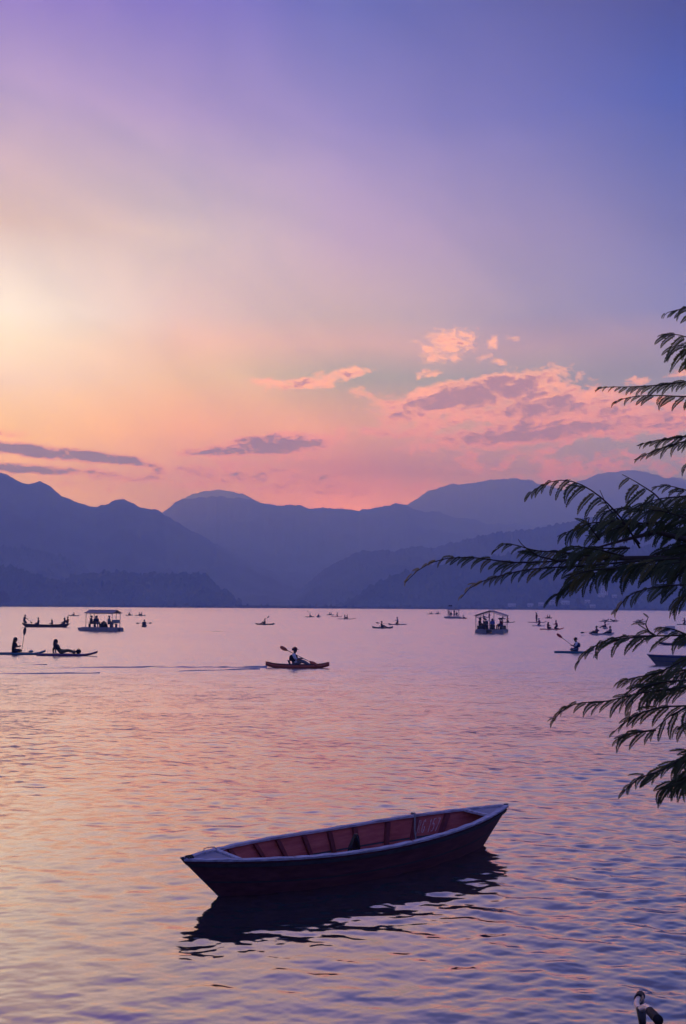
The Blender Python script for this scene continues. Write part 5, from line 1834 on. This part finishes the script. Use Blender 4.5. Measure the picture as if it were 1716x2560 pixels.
frond([(1540, 1420), (1480, 1425), (1440, 1435), (1412, 1450)], 72, 3.8, 19, .2, 'none', hang=42, ang=(35, 60))
frond([(1620, 1400), (1560, 1408), (1530, 1420), (1528, 1440)], 70, 3.85, 20, .2, 'none', hang=42, ang=(45, 70))
frond([(1700, 1395), (1640, 1400), (1600, 1415), (1580, 1440)], 74, 3.8, 17, .3, 'none', hang=42, ang=(40, 66))
frond([(1810, 1400), (1716, 1402), (1670, 1412), (1640, 1440)], 80, 3.75, 17, .4, 'none', hang=42, ang=(40, 64))
frond([(1800, 1462), (1720, 1462), (1666, 1463), (1621, 1471), (1577, 1484), (1555, 1504), (1541, 1530)], 62, (3.8, 3.6), 20, .35, 'young', ang=(32, 56))
frond([(1800, 1440), (1740, 1470), (1700, 1500), (1690, 1540)], 72, 3.7, 20, .2, 'half', hang=42, ang=(20, 46))
frond([(1800, 1580), (1720, 1588), (1641, 1590), (1573, 1589), (1517, 1597), (1474, 1621), (1440, 1662)], 70, (3.8, 3.5), 25, .22, 'half', ang=(30, 46))
frond([(1640, 1590), (1600, 1592), (1545, 1598), (1510, 1612), (1488, 1645)], 44, 3.6, 24, .15, 'half', ang=(16, 34))
frond([(1640, 1590), (1622, 1578), (1614, 1560), (1622, 1542)], 38, 3.65, 18, .7, 'none', ang=(10, 25))
frond([(1720, 1588), (1690, 1575), (1660, 1568), (1640, 1572)], 40, 3.7, 17, .6, 'none', ang=(14, 30))
# lower group
frond([(1810, 1625), (1716, 1646), (1653, 1680), (1600, 1692), (1565, 1698), (1540, 1708)], 66, (3.7, 3.5), 17, .6, 'half', ang=(28, 48))
frond([(1800, 1700), (1723, 1716), (1677, 1722), (1607, 1731), (1560, 1742), (1525, 1754), (1490, 1756), (1443, 1754), (1406, 1770), (1382, 1803)], 62, (3.7, 3.4), 19, .5, 'half', ang=(28, 50))
frond([(1723, 1700), (1660, 1705), (1610, 1715), (1582, 1745), (1575, 1790)], 60, 3.5, 18, .3, 'young', ang=(14, 34))
frond([(1800, 1760), (1716, 1765), (1660, 1766), (1607, 1780), (1570, 1800), (1535, 1830)], 58, (3.6, 3.5), 21, .4, 'none', ang=(24, 46))
frond([(1800, 1755), (1723, 1766), (1677, 1788), (1630, 1830)], 74, 3.55, 26, .1, 'half', hang=62, ang=(25, 60), bare=.2)
frond([(1800, 1790), (1730, 1800), (1700, 1815), (1688, 1835)], 62, 3.5, 18, .4, 'none', ang=(30, 55))
frond([(1640, 1825), (1600, 1830), (1565, 1838), (1545, 1850)], 60, 3.5, 18, .6, 'half', ang=(18, 44))
frond([(1810, 1850), (1723, 1885), (1688, 1906), (1653, 1930), (1614, 1937), (1583, 1955), (1556, 1982)], 64, (3.6, 3.4), 18, .55, 'none', ang=(24, 46))
frond([(1810, 1870), (1740, 1880), (1710, 1905), (1690, 1940)], 66, 3.5, 19, .3, 'none', ang=(25, 50))
frond([(1800, 1905), (1760, 1925), (1728, 1955), (1716, 1985)], 60, 3.45, 19, .3, 'none')
n_single = COUNT[0]
# inner growth behind them, too tangled to tell apart
rr_ = random.Random(42)
for k in range(22):
    x0, y0 = rr_.uniform(1540, 1860), rr_.uniform(1270, 1430)
    L_ = rr_.uniform(90, 190)
    a = rr_.uniform(-.35, .5)
    frond([(x0, y0), (x0 - L_ * .5, y0 + L_ * .35 * math.sin(a)), (x0 - L_, y0 + L_ * math.sin(a) + 22)], rr_.uniform(60, 84), rr_.uniform(4.0, 4.5), 17, .5, 'none', single=False, ang=(25, 60), seed=k)
for k in range(5):
    x0, y0 = rr_.uniform(1640, 1850), rr_.uniform(1640, 1790)
    L_ = rr_.uniform(80, 150)
    a = rr_.uniform(-.3, .5)
    frond([(x0, y0), (x0 - L_ * .5, y0 + L_ * .3 * math.sin(a)), (x0 - L_, y0 + L_ * math.sin(a) + 20)], rr_.uniform(56, 74), rr_.uniform(3.7, 4.1), 17, .5, 'none', single=False, ang=(25, 60), seed=k)
for k in range(8):
    x0, y0 = rr_.uniform(1740, 1860), rr_.uniform(1860, 1940)
    L_ = rr_.uniform(60, 110)
    frond([(x0, y0), (x0 - L_ * .5, y0 + 8), (x0 - L_, y0 + 40)], rr_.uniform(56, 70), rr_.uniform(3.6, 3.9), 17, .5, 'none', single=False, ang=(25, 60), seed=k)
# the part of the crown outside the picture: side shoots off the trunk and upper limbs
TWIGS = MB()


def shoot(start, dirv, length, n_fr):
    r = rr_
    d_ = dirv.normalized()
    pts = [start + d_ * length * f + Vector((0, 0, -.10 * length * f * f)) for f in np.linspace(0, 1, 7)]
    TWIGS.tube(pts, [.016 * (1 - .8 * k / 6) for k in range(7)], 5)
    for q_ in range(n_fr):
        f = .25 + .75 * (q_ + r.uniform(.2, .8)) / n_fr
        b_ = pts[min(6, int(f * 6))]
        fd = (d_ + Vector((r.uniform(-.9, .9), r.uniform(-.9, .9), r.uniform(-.2, .5)))).normalized()
        L_ = r.uniform(.22, .36)
        line = [b_ + fd * L_ * g_ + Vector((0, 0, -.25 * L_ * g_ * g_)) for g_ in np.linspace(0, 1, 6)]
        w_ = [p_ + mim.location for p_ in line]
        if min((p_.x - .14) / max(p_.y, .5) for p_ in w_) < .40 and max(p_.z / max(p_.y, .5) for p_ in w_) < 3:
            continue
        TWIGS.tube(line, [.004 * (1 - .6 * k / 5) for k in range(6)], 4)
        for k in range(9):
            g_ = .15 + .85 * k / 8
            p_ = b_ + fd * L_ * g_ + Vector((0, 0, -.25 * L_ * g_ * g_))
            for s_ in (-1, 1):
                sd_ = fd.cross(Vector((0, 0, 1)))
                sd_ = sd_.normalized() if sd_.length > .1 else Vector((1, 0, 0))
                put_pinna(None, p_, fd * .5 + sd_ * s_ * .8 + Vector((0, 0, -.45)), r.uniform(.075, .11), rad(r.uniform(-40, 40)), r.choice((0, 1, 2, 4)), M_leaf, False)


TRUNK = [Vector(p_) for p_ in ((0, 0, 0), (.03, .02, .9), (-.04, -.05, 1.9), (.06, .0, 3.0), (.1, .1, 4.4), (.02, .2, 6.0), (.1, .25, 6.9))]
for k in range(26):
    f = rr_.uniform(2.6, 6.0)
    i_ = min(5, int(f))
    b_ = TRUNK[i_].lerp(TRUNK[i_ + 1], f - i_)
    a = rr_.uniform(-1.9, 1.9)
    shoot(b_, Vector((math.cos(a), math.sin(a), rr_.uniform(.1, .7))), rr_.uniform(.6, 1.4), 7)
for lim in ([(2420, 900, 5.1), (2560, 500, 5.4), (2900, 200, 5.6)], [(2410, 1200, 5.05), (2200, 800, 4.8), (2100, 300, 4.6)], [(2380, 1720, 5.0), (2120, 1560, 4.6), (1960, 1470, 4.4)]):
    q3 = [at(*p_) - Vector(mim.location) for p_ in lim]
    for k in range(9):
        f = rr_.uniform(.5, 2)
        i_ = min(1, int(f))
        shoot(q3[i_].lerp(q3[i_ + 1], f - i_), Vector((rr_.uniform(-.3, 1), rr_.uniform(-.8, 1), rr_.uniform(-.1, .6))), rr_.uniform(.35, .8), 5)
TWIGS.build('twigs', M_twig, mim)
me = mesh_from('foliage', MASS.v, MASS.f)
fo = link_mesh('foliage', me, mim, M_leaf)
fo['kind'] = 'stuff'

# wood
ML = -Vector(mim.location)


def limb(name, pts, rs, mat):
    return MB().tube([at(x, y, d) + ML for x, y, d in pts], rs, 8).build(name, mat, mim, True)


MB().tube(TRUNK, [.16, .12, .10, .085, .06, .03, .006], 12).build('trunk', M_bark, mim, True)
limb('branch', [(2380, 1720, 5.0), (2120, 1560, 4.6), (1900, 1440, 4.3), (1780, 1405, 4.15), (1640, 1396, 4.1), (1500, 1396, 4.1), (1380, 1402, 4.05)], [.06, .045, .03, .018, .012, .008, .004], M_bark)
limb('branch', [(1900, 1440, 4.3), (1830, 1330, 4.2), (1812, 1180, 4.15), (1806, 1020, 4.1), (1800, 880, 4.0), (1800, 770, 4.0)], [.03, .02, .014, .011, .008, .004], M_bark)
limb('branch', [(2120, 1560, 4.6), (1930, 1600, 4.2), (1830, 1660, 3.9), (1806, 1740, 3.75), (1806, 1820, 3.65), (1800, 1900, 3.5)], [.045, .028, .018, .012, .008, .004], M_bark)
limb('branch', [(1780, 1405, 4.15), (1720, 1350, 4.1), (1640, 1330, 4.05), (1560, 1350, 4.0), (1490, 1370, 3.95)], [.016, .012, .009, .006, .003], M_bark)
limb('branch', [(1930, 1600, 4.2), (1850, 1560, 3.95), (1796, 1580, 3.8)], [.02, .012, .006], M_bark)
limb('branch', [(1900, 1440, 4.3), (1840, 1450, 4.0), (1796, 1462, 3.8)], [.02, .012, .006], M_bark)
limb('branch', [(2420, 900, 5.1), (2560, 500, 5.4), (2900, 200, 5.6)], [.06, .03, .004], M_bark)
limb('branch', [(2410, 1200, 5.05), (2200, 800, 4.8), (2100, 300, 4.6)], [.05, .028, .004], M_bark)

# ------------------------------------------------------------------ bicycle on the bank, only one end of its handlebar in view
M_chrome = material('worn_chrome', (0.85, 0.80, 0.76), 0.33, vary=.08, scale=20, metallic=.55)
M_frame = material('black_enamel', (0.015, 0.015, 0.018), 0.35, scale=8, spec=.5)
M_grip = material('black_grip', (0.014, 0.013, 0.014), 0.7, scale=40, bump=.3, spec=.3)
bar = [(1630, 2534, 3.40), (1626, 2527, 3.42), (1621, 2519, 3.45), (1615, 2517, 3.48), (1608, 2520, 3.51), (1601, 2524, 3.55), (1596, 2519, 3.60), (1592, 2511, 3.66), (1594, 2503, 3.74), (1598, 2496, 3.82)]
cpt = at(1603, 2523, 3.54)
GZ = 0.87
bike = empty('bicycle', (cpt.x, cpt.y, GZ))
BO = -Vector(bike.location)
tag(bike, 'bicycle leaning on the bank, only its bent chrome handlebar and black grip visible', 'bicycle')
hb = MB().tube([at(*p_) + BO for p_ in bar], .0105, 12).build('handlebar', M_chrome, bike, True)
g0, g1 = at(1626, 2529, 3.415) + BO, at(1646, 2550, 3.27) + BO
gd = (g1 - g0)
MB().tube([g0 - gd * .05, g0, g0 + gd * .08, g0 + gd * .5, g0 + gd * .92, g1], [.012, .0148, .0138, .0150, .0146, .0160], 14).build('grip', M_grip, bike, True)
h0, h1 = at(1597, 2498, 3.80) + BO, at(1602, 2489, 3.93) + BO
MB().tube([h0, h0.lerp(h1, .3), h1], [.0165, .016, .017], 14).build('grip', M_grip, bike, True)
MB().tube([at(1593, 2500, 3.80) + BO, at(1589, 2493, 3.83) + BO, at(1596, 2487, 3.86) + BO, at(1606, 2491, 3.83) + BO, at(1608, 2500, 3.74) + BO, at(1603, 2512, 3.64) + BO], .0055, 7).build('brake_lever', M_frame, bike, True)
c0_ = cpt + BO
MB().tube([c0_ + Vector((0, 0, .004)), c0_ + Vector((.004, 0, -.05)), c0_ + Vector((.02, .0, -.22)), c0_ + Vector((.05, 0, -.42))], [.017, .012, .012, .013], 10).build('stem', M_frame, bike, True)
WR = .335
axf = Vector((c0_.x - .22, 0, WR))
axr = Vector((c0_.x + .86, 0, WR))
hd0, hd1 = c0_ + Vector((.03, 0, -.24)), c0_ + Vector((.0, 0, -.40))
seat_t = Vector((c0_.x + .62, 0, .86))
bb_ = Vector((c0_.x + .42, 0, .28))
fm = MB()
for a, b, r_ in ((hd0, hd1, .018), (hd0 + Vector((0, 0, -.03)), seat_t + Vector((-.03, 0, -.16)), .014), (hd1, bb_, .015), (bb_, seat_t, .014)):
    fm.tube([a, b], r_, 8)
for s in (-1, 1):
    fm.tube([bb_ + Vector((0, .03 * s, 0)), axr + Vector((0, .06 * s, 0))], .009, 6)
    fm.tube([seat_t + Vector((-.03, .02 * s, -.16)), axr + Vector((0, .06 * s, 0))], .009, 6)
fm.build('frame', M_frame, bike, True)
fk = MB()
for s in (-1, 1):
    fk.tube([hd1 + Vector((0, .02 * s, 0)), hd1 + Vector((-.02, .05 * s, -.06)), axf + Vector((0, .05 * s, 0))], .011, 7)
fk.build('fork', M_frame, bike, True)
for ax_ in (axf, axr):
    wl = MB().tube([ax_ + Vector((math.cos(a) * WR, 0, math.sin(a) * WR)) for a in np.linspace(0, 2 * math.pi, 41)], .018, 8, False).build('wheel', M_black, bike, True)
    MB().tube([ax_ + Vector((math.cos(a) * (WR - .03), 0, math.sin(a) * (WR - .03))) for a in np.linspace(0, 2 * math.pi, 41)], .011, 6, False).build('rim', M_chrome, wl, True)
    sp_ = MB()
    for k in range(18):
        a = 2 * math.pi * k / 18
        sp_.tube([ax_ + Vector((0, .03 * (-1) ** k, 0)), ax_ + Vector((math.cos(a) * (WR - .03), 0, math.sin(a) * (WR - .03)))], .0014, 4)
    sp_.build('spokes', M_chrome, wl)
sd = MB().loft([[(seat_t.x + x, -w, seat_t.z + .05 + dz), (seat_t.x + x, w, seat_t.z + .05 + dz), (seat_t.x + x, w * .8, seat_t.z + .10 + dz), (seat_t.x + x, -w * .8, seat_t.z + .10 + dz)] for x, w, dz in ((-.14, .02, 0), (-.02, .045, .0), (.08, .09, .01), (.13, .08, .015))])
sd.build('saddle', M_grip, bike, True)
MB().tube([seat_t + Vector((0, 0, -.02)), seat_t + Vector((0, 0, .06))], .012, 8).build('seat_post', M_chrome, bike, True)
ck = MB().tube([bb_ + Vector((0, -.07, 0)), bb_ + Vector((0, .07, 0))], .012, 8).tube([bb_ + Vector((0, -.07, 0)), bb_ + Vector((.16, -.07, -.03))], .009, 6).tube([bb_ + Vector((0, .07, 0)), bb_ + Vector((-.16, .07, .03))], .009, 6)
ck.box(bb_ + Vector((.16, -.12, -.03)), (.09, .08, .02)).box(bb_ + Vector((-.16, .12, .03)), (.09, .08, .02))
ck.build('crank', M_chrome, bike)
# kickstand leg carries it on the bank
MB().tube([bb_ + Vector((.06, -.03, 0)), Vector((bb_.x + .14, -.2, .0))], .008, 6).build('kickstand', M_chrome, bike)
